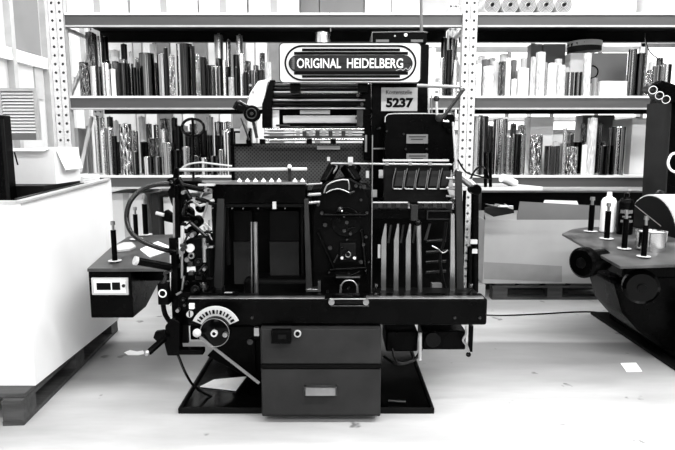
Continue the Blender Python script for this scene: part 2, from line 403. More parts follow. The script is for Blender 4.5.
def rolls(rows, T, where, rowname, Y, group):
    rows = sorted(rows, key=lambda q: q[0] + q[1]); last = -99; yoff = 0
    for i, (x0, x1, yt, k) in enumerate(rows):
        r = (x1 - x0) / 2 * S(Y, 1.5) ; top = W((x0+x1)/2, yt, Y).z
        xc = W((x0+x1)/2, (yt+97)/2, Y).x
        if xc - r < last: yoff = .09 if yoff == 0 else 0
        yc = Y + r + yoff
        last = max(last, xc + r)
        h = max(top - T, .08)
        o = D.objects.new('foil_roll', roll_mesh(KEY[k])); COL.objects.link(o)
        o.location = (xc, yc, T + .0015); o.scale = (r, r, h); o.rotation_euler = (0, 0, R.uniform(0, 6.28))
        hw = 'tall' if h > .42 else 'short' if h < .22 else 'medium'
        o['label'] = f'{hw} {DESC[KEY[k]]} foil roll, {ORD(i+1)} from left, {rowname}, {where}'
        o['category'] = 'foil roll'; o['group'] = group
        c = D.objects.new('core', UC); COL.objects.link(c); c.parent = o; c.location = (0, 0, .02); c.scale = (1, 1, 1.0)
FR, BR = RY + .03, RY + .42
rolls([(78,87,62,'C'),(88,99,66,'s'),(100,110,63,'s'),(110.5,115,69,'w'),(115.5,128,63,'d'),(128,132.5,66,'k'),(134,149,51,'d'),(153,164,52,'m'),(164,168,48,'k'),(168.5,174,55,'c'),
       (175,191,43,'s'),(191.5,195,46,'k'),(195.5,199.5,54,'c'),(200,206,57,'k'),(206.5,210,65,'k'),(210,217,65,'b'),(217,222,67,'d'),(222.5,226,60,'b'),(226,232,76,'W'),(232,236.5,66,'k'),(237,243,52,'b'),(243,248,72,'k'),
       (248,257,69,'m'),(257,264,70,'k'),(265,271,62,'W')], T2, 'upper left shelf', 'front row', FR, 'foil rolls on the upper left shelf')
rolls([(85.5,94,32,'C'),(95,97.5,34,'k'),(98,100.5,36,'b'),(101,108,37,'k'),(109,119,50,'w'),(121,127,44,'k'),(129,133,52,'w'),(135,139,58,'s'),(150,156,44,'w'),(214,223,34,'b'),(226,231,40,'s'),(236,243,35,'b')],
      T2, 'upper left shelf', 'back row', BR, 'foil rolls on the upper left shelf')
rolls([(98,103,131,'b'),(103.5,111,129,'s'),(111.5,115,136,'k'),(115.5,128,124,'c'),(129,136,152,'s'),(140,150,157,'s'),(150.5,159,157,'m'),(160,171,143,'s'),(172,179,150,'k'),(180,188,147,'b'),(189,198,156,'m'),(199,207,158,'s'),(208,216,156,'d'),(217,223,150,'s'),(224,231,132,'s')],
      T3, 'lower left shelf', 'front row', FR, 'foil rolls on the lower left shelf')
rolls([(84,89,126,'g'),(92,97,116,'b'),(98,103,118,'s'),(105,111,117,'d'),(112,117,121,'w'),(137,143,117,'w'),(144,150,124,'C'),(152,157,125,'s'),(158,168,119,'C'),(170,176,118,'k'),(178,186,126,'w'),(188,196,124,'C'),(198,204,132,'d'),(205,212,117,'W'),(213,222,122,'m'),(223,230,122,'s')],
      T3, 'lower left shelf', 'back row', BR, 'foil rolls on the lower left shelf')
rolls([(475,482,64,'w'),(484,495,66,'W'),(499,505,62,'C'),(506,511,58,'w'),(512,517,79,'w'),(519,530,68,'w'),(531,536,57,'W'),(537,546,52,'W'),(549,557,63,'w'),(558.5,566,65,'W'),(567,575,72,'m'),(576,583,72,'d'),(584.5,592,53,'W'),(593,598,78,'g'),
       (629.5,637.5,49,'m'),(638,646,53,'d'),(647,653,70,'c'),(654,662,66,'m'),(663,673,64,'s')], T2, 'upper right shelf', 'front row', FR, 'foil rolls on the upper right shelf')
rolls([(478,485,56,'w'),(489,496,58,'W'),(500,508,54,'w'),(511,517,60,'g'),(521,527,58,'w'),(607,611,71,'k'),(612,616,70,'k'),(617,621,71,'d'),(622,627,62,'w'),(649,655,62,'w'),(657,663,58,'d')], T2, 'upper right shelf', 'back row', BR, 'foil rolls on the upper right shelf')
rolls([(429,436,48,'w'),(439,444,58,'s'),(446,452,50,'k'),(453,458,60,'b')], T2, 'upper shelf beside middle post', 'front row', FR, 'foil rolls beside the middle rack post')
rolls([(441,447,38,'d'),(449,455,38,'s')], T2, 'upper shelf beside middle post', 'back row', BR, 'foil rolls beside the middle rack post')
rolls([(475,491,116,'s'),(496,510,119,'s'),(516,529,134,'s'),(533.5,546,135,'c'),(549,564,146,'m'),(565,569,128,'b'),(570,582,147,'c'),(585,590,145,'w'),(591,600,118,'W'),(604,612,146,'d'),(615,631,127,'s')], T3, 'lower right shelf', 'front row', FR, 'foil rolls on the lower right shelf')
rolls([(478,484,124,'k'),(487,494,126,'m'),(512,518,124,'C'),(555,562,142,'w'),(566,574,132,'b'),(583,590,124,'C'),(600,606,124,'m')], T3, 'lower right shelf', 'back row', BR, 'foil rolls on the lower right shelf')
# one tall roll whose top shows over the name plate
rolls([(315,330,31,'b')], T2, 'upper shelf', 'behind name plate', FR, 'foil rolls behind the name plate')

# a middle row of assorted rolls standing between the front and back rows
def middle(x0, x1, ylo, yhi, T, where, group, keys, seed):
    rr = random.Random(seed); x = x0; rows = []
    while x < x1:
        wd = rr.uniform(4.5, 8.5); rows.append((x, x + wd, rr.uniform(ylo, yhi), rr.choice(keys))); x += wd + rr.choice((.6, .8, 2.5))
    rolls(rows, T, where, 'middle row', RY + .285, group)
middle(104, 268, 52, 68, T2, 'upper left shelf', 'foil rolls on the upper left shelf', 'sdkbmC', 3)
middle(99, 232, 126, 146, T3, 'lower left shelf', 'foil rolls on the lower left shelf', 'sdkbcCk', 4)
middle(474, 526, 124, 142, T3, 'lower right shelf', 'foil rolls on the lower right shelf', 'sdkbc', 5)
middle(563, 612, 132, 146, T3, 'lower right shelf, further right', 'foil rolls on the lower right shelf', 'sdkbm', 6)
middle(476, 566, 58, 72, T2, 'upper right shelf', 'foil rolls on the upper right shelf', 'wWbwg', 7)

# ---- cartons and other goods on the rack
def carton(name, x0, y0, x1, y1, Y, d, mt, label, cat='carton', flap=True, base=None):
    a = W(x0, y0, Y); b = W(x1, y1, Y); zb = base + .0015 if base is not None else b.z; zt = a.z
    t = root(name, ((a.x+b.x)/2, Y + d/2, zb), label, cat)
    MB().box(a.x, b.x, Y, Y+d, zb, zt).build('body', mt, t, bevel=.004, smooth=False)
    if flap: MB().box((a.x+b.x)/2-.03, (a.x+b.x)/2+.03, Y-.0015, Y, zb+.01, zt).build('tape', 'board_mid', t, smooth=False)
    return t
carton('carton', 65, -22, 127, 12.6, RY+.05, .5, 'board_white', 'white carton at the left end of the top shelf', base=T1)
carton('carton', 128.5, -26, 197, 12.6, RY+.05, .5, 'board_white', 'second white carton from the left post on the top shelf', base=T1)
carton('carton', 198, -20, 247, 12.6, RY+.07, .5, 'board_white', 'third white carton from the left post on the top shelf', base=T1)
carton('carton', 248, -20, 299, 12.6, RY+.04, .5, 'board_light', 'fourth white carton on the top shelf, beside a grey box', base=T1)
carton('carton', 300, -14, 319, 12.6, RY+.1, .5, 'board_grey', 'narrow dark grey box on the top shelf beside white cartons', base=T1, flap=False)
carton('carton', 319.5, -16, 364, 12.6, RY+.1, .5, 'board_grey', 'wide dark grey box on the top shelf above the name plate', base=T1, flap=False)
carton('carton', 365, -10, 391, 12.6, RY+.08, .5, 'board_light', 'pale box on the top shelf right of the grey boxes', base=T1, flap=False)
carton('carton', 392, -12, 420, 12.6, RY+.08, .5, 'board_light', 'second pale box on the top shelf above the number sign', base=T1, flap=False)
carton('carton', 422, -8, 448, 12.6, RY+.12, .5, 'board_mid', 'greyish box on the top shelf beside the middle post', base=T1, flap=False)
carton('carton', 582, -18, 636, 12.6, RY+.12, .5, 'board_white', 'white carton on the top shelf right of the paper rolls', base=T1)
carton('carton', 648, -20, 700, 12.6, RY+.1, .5, 'board_light', 'light carton at the right end of the top shelf', base=T1, flap=False)
for i, px in enumerate((493, 511, 529, 547, 565)):
    r = 8.7 * S(RY, 2.5); c = W(px, 0, RY+.02); c.z = T1 + r + .002
    t = root('paper_roll', (c.x, RY+.4, T1), f'pale paper roll lying end-on, {ORD(i+1)} from the middle post on the top shelf', 'paper roll', 'paper rolls lying on the top shelf')
    MB().lathe(c + Vector((0, .02, 0)), (0, 1, 0), [(0, r*.2), (0, r*.96), (.01, r), (.6, r), (.61, r*.2)], 24, caps=False).build('sheet_winding', 'light_grey', t)
    MB().lathe(c, (0, 1, 0), [(.6, r*.22), (0, r*.22), (0, r*.12), (.6, r*.12)], 14, caps=False).build('core', 'dark_grey', t)
    mb = MB()
    for q in (.4, .55, .7, .85): mb.ring(c + Vector((0, .02, 0)), (0, 1, 0), r*q, .0035, 20, 4)
    mb.build('winding_edge', 'mid_grey', t)
carton('carton', 601, 81, 626.5, 95.5, RY+.02, .3, 'board_white', 'small white box in front on the upper right shelf', base=T2, flap=False)
t = carton('display_board', 592.5, 53, 625, 95.5, RY+.34, .03, 'board_grey', 'grey board standing behind the small white box', 'board', flap=False, base=T2)
mb = MB(); mb.fr(592, 72, 6, RY+.335, .006); mb.build('ring_print', 'ink_black', t)
t = root('round_tin', W(583, 52, RY+.5), 'dark round tin with a lighter band on the tall white box', 'tin')
c = W(584, 52.5, RY+.6); c2 = W(584, 43.5, RY+.6)
MB().cyl(c, c2, 16*S(RY+.6, 2)).build('body', 'dark_grey', t); MB().lathe(c, (0,0,1), [(.05, 16.3*S(RY+.6, 2)), (.1, 16.3*S(RY+.6, 2))], 24, caps=False).build('band', 'light_grey', t)
carton('carton', 571, 53, 597, 96, RY+.47, .3, 'board_white', 'tall white box under the round dark tin', base=T2, flap=False)
carton('carton', 544, 44, 563, 96, RY+.6, .15, 'board_grey', 'tall grey box behind white rolls on the upper right shelf', base=T2, flap=False)
carton('carton', 531.5, 44, 540, 96, RY+.62, .12, 'board_grey', 'narrow tall dark box behind white rolls, upper right shelf', base=T2, flap=False)
carton('carton', 531, 117, 551, 175, RY+.36, .2, 'board_white', 'white upright carton behind crinkled roll on the lower right shelf', base=T3, flap=False)
carton('carton', 633, 118, 650, 175, RY+.2, .4, 'board_light', 'pale carton at the far right of the lower right shelf', base=T3, flap=False)
carton('carton', 583, 115, 614, 130, RY+.6, .18, 'board_grey', 'grey box at the back of the lower right shelf', base=T3, flap=False)
carton('carton', 72, 128, 81, 176, RY+.3, .3, 'board_mid', 'tall mid grey box beside the left rack post, lower shelf', base=T3, flap=False)
# wrapped tube leaning on the lower left shelf
t = MB().cyl(W(80, 172, RY+.12), W(92, 117, RY+.3), .018, n=10).build('cardboard_tube', 'board_light', label='thin pale tube leaning diagonally on the lower left shelf', category='tube')
# floor level under the rack
carton('carton', 107, 193, 148, 262, RY+.15, .5, 'board_light', 'pale carton on the floor under the left part of the rack', base=0)
carton('carton', 163, 197, 205, 270, RY+.2, .5, 'board_white', 'white carton on the floor under the rack behind the press', base=0, flap=False)
carton('carton', 150, 194, 161, 270, RY+.1, .4, 'dark_grey', 'narrow dark grey box on the floor between two pale cartons', base=0, flap=False)
carton('carton', 482, 192.5, 645, 280, RY+.45, .25, 'charcoal', 'long charcoal block added for the shade under the rack behind the large cardboard box', base=0, flap=False)  # added block supplies the darkness below the shelf
carton('carton', 425, 199, 446, 285, RY+.35, .25, 'charcoal', 'charcoal box under the rack behind the middle post', base=0, flap=False)

# second storage run far behind the rack
far = root('far_shelf', (1.5, 8.6, 0), 'white far shelving seen between the foil rolls on the right', 'shelf')
for x in (-.4, 1.2, 2.8, 4.4): MB().box(x, x+.06, 8.4, 8.46, 0, 2.9).build('post', 'light_grey', far, smooth=False)
for z in (.5, 1.1, 1.7, 2.3, 2.75): MB().box(-.4, 4.46, 8.4, 8.9, z, z+.05).build('board', 'light_grey', far, smooth=False)

# ================================================================= pallets and boxes
def pallet(cx, cy, lx, ly, rot, label):
    t = root('pallet', (cx, cy, 0), label, 'pallet'); m = Matrix.Rotation(rot, 3, 'Z'); c = Vector((cx, cy, 0))
    n = 5
    for k in range(n):
        y = -ly/2 + ly*(k+.5)/n; MB().obox(c + m @ Vector((0, y, .139)), (lx, ly/n*.78, .022), m).build('deck_board', 'wood_dark', t, bevel=.003, smooth=False)
    for i in (-1, 0, 1):
        x = i * (lx/2 - .05); MB().obox(c + m @ Vector((x, 0, .117)), (.1, ly, .02), m).build('stringer_board', 'wood_dark', t, smooth=False)
        MB().obox(c + m @ Vector((x, 0, .011)), (.1, ly, .022), m).build('bottom_board', 'wood_dark', t, smooth=False)
        for j in (-1, 0, 1):
            MB().obox(c + m @ Vector((x, j*(ly/2-.07), .0645)), (.1, .13, .085), m).build('block', 'wood_dark', t, smooth=False)
    return t
rot = math.radians(3.5)
pm = Matrix.Rotation(rot, 3, 'Z'); pc = Vector((-1.52, 2.55, 0)) + pm @ Vector((-.4, .7, 0))
pallet(pc.x, pc.y, .8, 1.4, rot, 'dark wooden pallet under the large white bin')
# big white bin
cr = root('pallet_bin', (-1.95, 3.2, .15), 'large white board bin on a wooden pallet left of the press', 'bin')
bx0, bx1, by0, by1, bz0, bz1 = -2.36, -1.515, 2.665, 3.75, .152, 1.07
bz2 = bz1 + .045                                          # the rim rises towards the back
MB().box(bx0, bx1, by0, by0+.012, bz0, bz1).build('front_wall', 'board_white', cr, smooth=False)
MB().box(bx0, bx1, by1-.012, by1, bz0, bz2).build('back_wall', 'board_white', cr, smooth=False)
for xw in (bx0, bx1-.012):
    MB().prism([(xw, by0+.012, bz0), (xw, by1-.012, bz0), (xw, by1-.012, bz2), (xw, by0+.012, bz1)], (.012, 0, 0)).build('side_wall', 'board_white', cr, smooth=False)
MB().box(bx0+.012, bx1-.012, by0+.012, by1-.012, bz0, bz1-.03).build('filling', 'dark_grey', cr, smooth=False)
def strip(x0, x1, y0, y1, dz0, dz1):
    zz = lambda y: bz1 + .045*(y-by0)/(by1-by0)
    return MB().prism([(x0, y0, zz(y0)+dz0), (x0, y1, zz(y1)+dz0), (x0, y1, zz(y1)+dz1), (x0, y0, zz(y0)+dz1)], (x1-x0, 0, 0))
strip(bx1-.02, bx1+.018, by0-.01, by1-.05, .001, .016).build('edge_strip', 'board_mid', cr, bevel=.003, smooth=False)
strip(bx1-.045, bx1-.022, by0+.03, by1-.35, -.03, .02).build('inner_strip', 'dark_steel', cr, smooth=False)
MB().box(bx0, bx1-.02, by0-.01, by0+.03, bz1, bz1+.012).build('edge_strip', 'light_grey', cr, smooth=False)
MB().prism([(-1.98, 2.7, bz1-.028), (-1.66, 2.7, bz1-.028), (-1.7, 2.86, bz1-.028), (-1.98, 2.88, bz1-.028)], (0, 0, .02)).build('loose_sheets', 'paper', None, smooth=False, label='loose white sheets on the bin in front of the black case', category='paper')
# carton on the bin
def z_on(px, py, z): return PZ(px, py, z)
a = z_on(10, 184, bz1+.012); b = z_on(56, 184, bz1+.012); Yc = 3.12
a = W(11, 184, Yc); b = W(56, 184, Yc); zt = W(30, 149, Yc).z; c0 = a.z
td = root('folded_tray', (-1.8, 3.2, bz1-.028), 'dark flat tray under the open carton on the bin', 'tray')
MB().box(a.x-.02, bx1-.06, 3.0, 3.43, bz1-.028, bz1-.02).build('bottom', 'charcoal', td, smooth=False)
for q in ((a.x-.02, bx1-.06, 3.0, 3.012), (a.x-.02, bx1-.06, 3.418, 3.43), (a.x-.02, a.x-.008, 3.012, 3.418), (bx1-.072, bx1-.06, 3.012, 3.418)): MB().box(*q, bz1-.02, c0-.003).build('tray_wall', 'charcoal', td, smooth=False)
MB().box(a.x-.02, bx1-.06, 3.0, 3.43, c0-.003, c0-.0015).build('tray_lid', 'charcoal', td, smooth=False)
t = root('open_carton', ((a.x+b.x)/2, Yc+.2, c0), 'open white cardboard carton standing on the white bin', 'carton')
dx = b.x - a.x
MB().box(a.x, b.x, Yc, Yc+.006, c0, zt).build('front_wall', 'board_light', t, smooth=False)
MB().box(b.x-.006, b.x, Yc+.006, Yc+.3, c0, zt).build('side_wall', 'board_white', t, smooth=False)
MB().box(a.x, a.x+.006, Yc+.006, Yc+.3, c0, zt).build('side_wall', 'board_light', t, smooth=False)
MB().box(a.x, b.x, Yc+.3, Yc+.306, c0, zt+.01).build('back_wall', 'board_light', t, smooth=False)
MB().box(a.x+.006, b.x-.006, Yc+.006, Yc+.3, c0, c0+.006).build('bottom', 'board_light', t, smooth=False)
MB().prism([(b.x, Yc+.02, zt), (b.x, Yc+.28, zt), (b.x+.035, Yc+.26, zt-.12), (b.x+.035, Yc+.05, zt-.12)], (.003, 0, .004)).build('flap', 'board_white', t, smooth=False)
MB().prism([(a.x+.02, Yc, zt), (b.x-.02, Yc, zt), (b.x-.04, Yc-.03, zt-.012), (a.x+.04, Yc-.03, zt-.012)], (0, .001, .004)).build('flap', 'board_light', t, smooth=False)
MB().fp([(13.5,152),(15,152),(18.5,165),(17,165)], Yc-.0015, .0014).build('hand_slot', 'ink_black', t, smooth=False)
# paper stack right of the carton
t = root('paper_stack', (-1.62, 3.55, bz1-.03), 'stack of white paper beside the open carton on the bin', 'paper')
for k in range(8):
    MB().obox((-1.72+.002*k, 3.585, bz1-.0215+.014*k), (.27, .25, .012), Matrix.Rotation(.04*math.sin(k*2.1), 3, 'Z')).build('paper_bundle', 'paper', t, smooth=False)
# black case at the left edge
t = root('black_case', (-1.72, 2.9, bz1-.03), 'tall black upright case at the left edge on the bin', 'case')
a = W(-14, 115, 2.9); b = W(9, 189, 2.9)
MB().box(a.x, b.x, 2.9, 2.97, bz1-.028, a.z).build('body', 'black_enamel', t, bevel=.006, smooth=False)
MB().box(b.x-.012, b.x+.004, 2.893, 2.9, bz1-.02, a.z-.02).build('edge_trim', 'charcoal', t, smooth=False)

# right cardboard box on a pallet
BY = 4.75
pallet(W(545, 280, BY).x+.1, BY+.42, .8, 1.1, math.pi/2, 'dark wooden pallet under the large cardboard box')
a = W(485, 220, BY); b = W(603, 281, BY); z0 = .152; zt = a.z
t = root('cardboard_box', ((a.x+b.x)/2, BY+.3, z0), 'large open cardboard box on a pallet below the rack', 'carton')
MB().box(a.x, b.x, BY, BY+.008, z0, zt).build('front_wall', 'board_mid', t, smooth=False)
MB().box(a.x, a.x+.008, BY+.008, BY+.7, z0, zt).build('side_wall', 'board_mid', t, smooth=False)
MB().box(b.x-.008, b.x, BY+.008, BY+.7, z0, zt).build('side_wall', 'board_mid', t, smooth=False)
MB().box(a.x+.008, b.x-.008, BY+.692, BY+.7, z0, zt).build('back_wall', 'board_mid', t, smooth=False)
MB().box(a.x+.01, b.x-.01, BY+.01, BY+.69, z0, z0+.01).build('bottom', 'board_grey', t, smooth=False)
MB().fp([(484,262),(562,266),(562,282),(484,279)], BY-.002, .0018).build('tape_strip', 'tape_grey', t, smooth=False)
MB().fp([(516,223),(520,201.5),(602,206),(602,224)], BY+.12, .01).build('inner_flap', 'board_grey', t, smooth=False)
MB().fp([(543,204),(545,200),(577,201),(579,206)], BY+.2, .006).build('white_sheet', 'paper', t, smooth=False)
MB().fp([(485,222),(486,208),(498,205),(513,206),(516,222)], BY+.3, .05).build('dark_contents', 'dark_grey', t, smooth=False)
MB().fp([(484,212),(494,217),(516,213),(517,220.5),(486,221)], BY+.012, .01).build('torn_liner', 'board_mid', t, smooth=False)
mb = MB()
for k in range(7):
    mb.ft([(486+k*3, 204+k % 3, BY+.1+.04*k), (498+k*2, 207-k % 2, BY+.15+.03*k), (513, 206+(k*7) % 4, BY+.2)], .006, 5, 3)
mb.build('crumpled_wrap', 'steel', t)
MB().box(a.x-.13, a.x+.02, BY-.02, BY+.1, .0, .145).build('timber_block', 'board_mid', None, smooth=False, label='short pale timber block beside the box pallet', category='block')

# slim steel tray table behind the press on the right
t = root('tray_table', W(505, 190, 4.3), 'low tray with pale metal edge behind the press, right side', 'table')
zt = W(505, 188, 4.3).z; xa, xb = W(455, 188, 4.3).x, W(543, 188, 4.3).x
mb = MB(); mb.box(xa, xb, 4.3, 4.312, zt-.02, zt+.01); mb.prism([(xb, 4.3, zt-.01), (xb, 4.312, zt+.01), (xb-.14, 4.68, zt+.01), (xb-.16, 4.68, zt-.01)], (-.012, 0, .0)); mb.box(xa, xb-.14, 4.67, 4.68, zt-.02, zt+.01)
mb.build('rim', 'pale_paint', t, bevel=.003, smooth=False)
MB().box(xa, xb-.12, 4.32, 4.66, zt-.02, zt-.012).build('tray_floor', 'ink_black', t, smooth=False)
for x, y in ((xa+.03, 4.31), (xa+.03, 4.65), (xa+.12, 4.5)): MB().cyl((x, y, 0), (x, y, zt-.02), .014).build('leg', 'black_enamel', t)
# small crinkled roll lying by the tray and a tangled cable
t = MB().fc(502, 178, 515, 184, 4.4, .035, 4.45).build('foil_remnant', 'foil_white_crinkle', label='short white foil remnant lying in the tray table', category='foil roll')

MB().tube([W(x, y, RY+.3) for x, y in ((645,33),(646,42),(650,52),(657,58),(664,64))], .005, 5, sub=4).build('hanging_wire', 'rubber', None, label='thin dark wire hanging from the top shelf on the right', category='wire')
# floor bits
p = [PZ(*q, .001) for q in ((620.5,363.5),(636,363),(642,371.5),(626.5,372))]
MB().prism(p, (0, 0, .003)).build('paper_slip', 'paper', None, smooth=False, label='white paper slip on the floor in front of the right press', category='paper')
p = [PZ(*q, .001) for q in ((124,353),(130,350.5),(137,352),(143,351),(145,354),(138,355.5),(128,355.5))]
MB().prism(p, (0, 0, .004)).build('paper_scrap', 'paper', None, smooth=False, label='small torn paper scrap on the floor by the foot pedal', category='paper')
MB().tube([PZ(x, y, .006) for x, y in ((470,314),(500,315.5),(540,314),(575,312),(597,312.5),(604,318),(612,316))], .006, 6, sub=5).build('floor_cable', 'rubber', None, label='thin black cable lying across the pale floor', category='cable')

# ================================================================= the press in the middle
press = root('platen_press', (-.03, 3.2, 0), 'large black platen printing press with name plate in the middle', 'printing press')
def P(mb, name, m, parent=None, **k): return mb.build(name, m, parent or press, **k)
# drip tray
fl_, fr_ = PZ(181, 413, 0), PZ(431, 411, 0); tx0, tx1, ty0, ty1 = fl_.x, fr_.x, 2.68, 4.3
mb = MB(); mb.box(tx0, tx1, ty0, ty1, .0, .012)
tray = P(mb, 'drip_tray', 'black_gloss', smooth=False)
mb = MB(); mb.box(tx0, tx1, ty0-.012, ty0, 0, .03); mb.box(tx0-.012, tx0, ty0-.012, ty1, 0, .03); mb.box(tx1, tx1+.012, ty0-.012, ty1, 0, .03); mb.box(tx0, tx1, ty1, ty1+.012, 0, .03)
P(mb, 'tray_rim', 'charcoal', tray, bevel=.003, smooth=False)
p = [PZ(*q, .016) for q in ((200,387),(214,380),(247,377),(245,379),(236,391))]
MB().prism(p, (0, 0, .004)).build('cleaning_cloth', 'paper', None, smooth=False, label='folded pale cloth lying in the black drip tray', category='cloth')
MB().cyl(PZ(388, 401, .024), PZ(406, 402, .024), .008).build('round_bar', 'dark_steel', None, label='short dark steel bar lying in the drip tray', category='bar')

# base casting
mb = MB(); mb.box(-.52, .2, 3.0, 4.1, .012, .62)
P(mb, 'base_casting', 'black_cast', bevel=.03)
mb = MB(); mb.lathe((-.54, 3.4, .012), (0,0,1), [(0, .17), (.05, .16), (.25, .13), (.5, .11)], 24)
P(mb, 'foot_casting', 'black_cast')
# main body
mb = MB(); mb.box(W(212,250,3.15).x, W(458,250,3.15).x, 3.15, 4.2, .5, W(300,200,3.15).z)
body = P(mb, 'body_casting', 'black_cast', bevel=.02)
mb = MB(); mb.fb(312, 188, 371, 300, 2.95, .4)
mb.fp([(312,300),(312,215),(318,192),(326,182),(350,178),(364,186),(371,205),(371,300)], 2.9, .2)
P(mb, 'centre_column', 'black_cast', bevel=.008)

# cabinet under the rail
cab = P(MB().fb(261, 328, 381, 416.5, 2.58, .5), 'tool_cabinet', 'dark_grey', bevel=.006, smooth=False)
zb = W(320, 415, 2.66).z
P(MB().fb(262, 369.3, 380.5, 415, 2.56, .018), 'drawer', 'dark_grey', cab, bevel=.004, smooth=False)
P(MB().fb(262, 329, 380.5, 364, 2.562, .018), 'door_panel', 'dark_grey', cab, bevel=.004, smooth=False)
P(MB().fb(261, 364.6, 381, 368.2, 2.556, .02), 'gap_shadow', 'ink_black', cab, smooth=False)  # black strip stands in for the shadow in the gap
mb = MB(); mb.fb(304, 387, 337, 396, 2.535, .008); mb.fb(304, 387, 337, 388.5, 2.535, .025); mb.fb(304, 387, 306, 396, 2.535, .025); mb.fb(335, 387, 337, 396, 2.535, .025)
P(mb, 'handle', 'brushed', cab, bevel=.002, smooth=False)
sw = P(MB().fb(271, 331, 291, 344, 2.52, .04), 'switch_box', 'black_enamel', cab, bevel=.003, smooth=False)
P(MB().fb(278, 335, 286, 339, 2.513, .008), 'switch_plate', 'charcoal', sw, smooth=False)
sk = P(MB().fd(297.5, 334, 3.6, 2.55, .012), 'lock_rim', 'light_grey', cab); P(MB().fd(297.5, 334, 2.2, 2.545, .01), 'lock_core', 'ink_black', sk)

# front rail
rz0, rz1 = W(337, 325.5, 2.6).z, W(337, 299, 2.6).z; rx0, rx1 = W(187, 312, 2.6).x, W(487.5, 312, 2.6).x
rail = P(MB().box(rx0, rx1, 2.6, 2.72, rz0, rz1), 'front_rail', 'black_enamel', bevel=.012, smooth=False)
P(MB().box(rx0+.01, rx0+.66, 2.6, 2.635, rz1+.0005, rz1+.006), 'rail_strip', 'steel', rail, smooth=False)
P(MB().box(rx0+.86, rx1-.02, 2.6, 2.635, rz1+.0005, rz1+.006), 'rail_strip', 'steel', rail, smooth=False)
for x in (200, 480, 455, 252): P(MB().fd(x, 318, 1.5, 2.592, .01, 8), 'bolt', 'dark_steel', rail)
# centre clamp on the rail
cl = P(MB().fb(331, 298, 366, 307, 2.585, .05), 'rail_clamp', 'black_gloss', bevel=.004)
P(MB().fc(330, 299, 366, 299, 2.575, .003), 'clamp_rod', 'steel', cl); P(MB().fc(331, 306, 369, 306, 2.575, .004), 'clamp_rod', 'dark_steel', cl)
for x in (331.5, 366): P(MB().fd(x, 302.5, 3.0, 2.57, .03), 'clamp_screw', 'brushed', cl)
# clamp fork above it
mb = MB()
for a_, b_ in (((340,298),(341,285)), ((358,298),(357,285))): mb.bar(W(*a_, 2.78), W(*b_, 2.78), .02, .010)
mb.ft([(341,286),(345,281),(353,281),(357,286)], .004, 6, 4, 2.78)
P(mb, 'clamp_fork', 'brushed')
mb = MB(); mb.fb(340, 243, 356, 262, 2.88, .06); hub = P(mb, 'hub_block', 'charcoal', bevel=.004)
P(MB().fr(348, 254.5, 2.6, 2.87, .003), 'hub_ring', 'steel', hub)
for x in (342, 354.5): P(MB().fd(x, 258, 1.6, 2.87, .012, 10), 'hub_screw', 'chrome', hub)
P(MB().fb(336, 276.5, 360, 278, 2.86, .04), 'cross_strip', 'steel', smooth=False)
# gripper head, thin tubes stand in for the highlights on its edges
mb = MB(); mb.fp([(324,193),(327,184),(336,181),(348,180),(352,190),(344,192),(338,189),(330,192)], 2.87, .05)
gh = P(mb, 'gripper_head', 'charcoal', bevel=.003)
mb = MB(); mb.ft([(324,193),(327,185),(336,181),(348,180),(349,190)], .004, 6, 2, 2.865); mb.ft([(326,193),(332,190),(340,189),(350,193)], .0035, 6, 3, 2.862)
P(mb, 'edge_highlight', 'brushed', gh)
P(MB().ball(W(340, 209, 2.88), .016), 'oiler_ball', 'dark_steel', gh); P(MB().ball(W(342, 211, 2.86), .007), 'oiler_tip', 'chrome', gh)
mb = MB(); mb.bar(W(335,164,3.0), W(325,183,2.95), .05, .045); mb.bar(W(346,166,3.0), W(356,182,2.95), .06, .05); mb.bar(W(356,165,3.05), W(349,182,3.0), .05, .05)
P(mb, 'gripper_arm', 'black_gloss', bevel=.005)
mb = MB(); mb.ft([(333,163),(337,166),(334,172),(329,178),(326,181)], .005, 6, 3, 2.96)
P(mb, 'arm_highlight', 'steel')  # bright tube stands in for the highlight along the arm
for x, y, r in ((356,186,2.5),(364,187,3),(361,200,2),(360,215,3),(367,213,2),(318,205,2),(325,225,3),(366,237,2),(330,248,3),(361,262,3)):
    P(MB().fd(x, y, r*.7, 2.885, .03, 12), 'bolt', 'dark_steel')
for x0, y0, x1, y1, Y in ((322,215,366,215,2.87),(318,232,334,268,2.88),(362,230,366,275,2.88),(330,270,366,268,2.86)):
    P(MB().fc(x0, y0, x1, y1, Y, .009), 'linkage_rod', 'black_gloss')
mb = MB()
for r_, Yq in ((15, 2.89), (10, 2.875)): mb.fd(346, 222, r_, Yq, .03, 26)
P(mb, 'drive_disc', 'black_gloss', bevel=.002)

# ---- left pile frame (feeder)
mb = MB(); mb.fp([(213,296),(217,199),(224,199),(222,296)], 2.85, .05); P(mb, 'pile_post', 'dark_grey', bevel=.003)
mb = MB(); mb.fp([(304,199),(308,199),(312,288),(306,294)], 2.85, .05); P(mb, 'pile_post', 'dark_grey', bevel=.003)
mb = MB(); mb.fb(208, 289, 222, 296, 2.83, .08); P(mb, 'post_foot', 'charcoal', bevel=.003)
P(MB().fb(306, 289, 320, 292, 2.83, .05), 'post_foot', 'steel', bevel=.002); P(MB().fb(318, 281, 320.5, 292, 2.82, .02), 'stop_peg', 'steel', smooth=False)
P(MB().fb(203, 281, 206, 294, 2.82, .02), 'stop_peg', 'steel', smooth=False)
P(MB().fb(234, 242, 252, 284, 3.08, .02), 'side_plate', 'dark_grey', smooth=False)
P(MB().fb(270, 242, 299, 284, 3.08, .02), 'side_plate', 'dark_grey', smooth=False)
P(MB().fb(234, 211, 252, 241, 3.1, .02), 'upper_plate', 'charcoal', smooth=False)
P(MB().fb(270, 211, 299, 241, 3.1, .02), 'upper_plate', 'charcoal', smooth=False)
P(MB().fb(301, 208, 303.5, 284, 3.06, .03), 'guide_strip', 'charcoal', smooth=False)
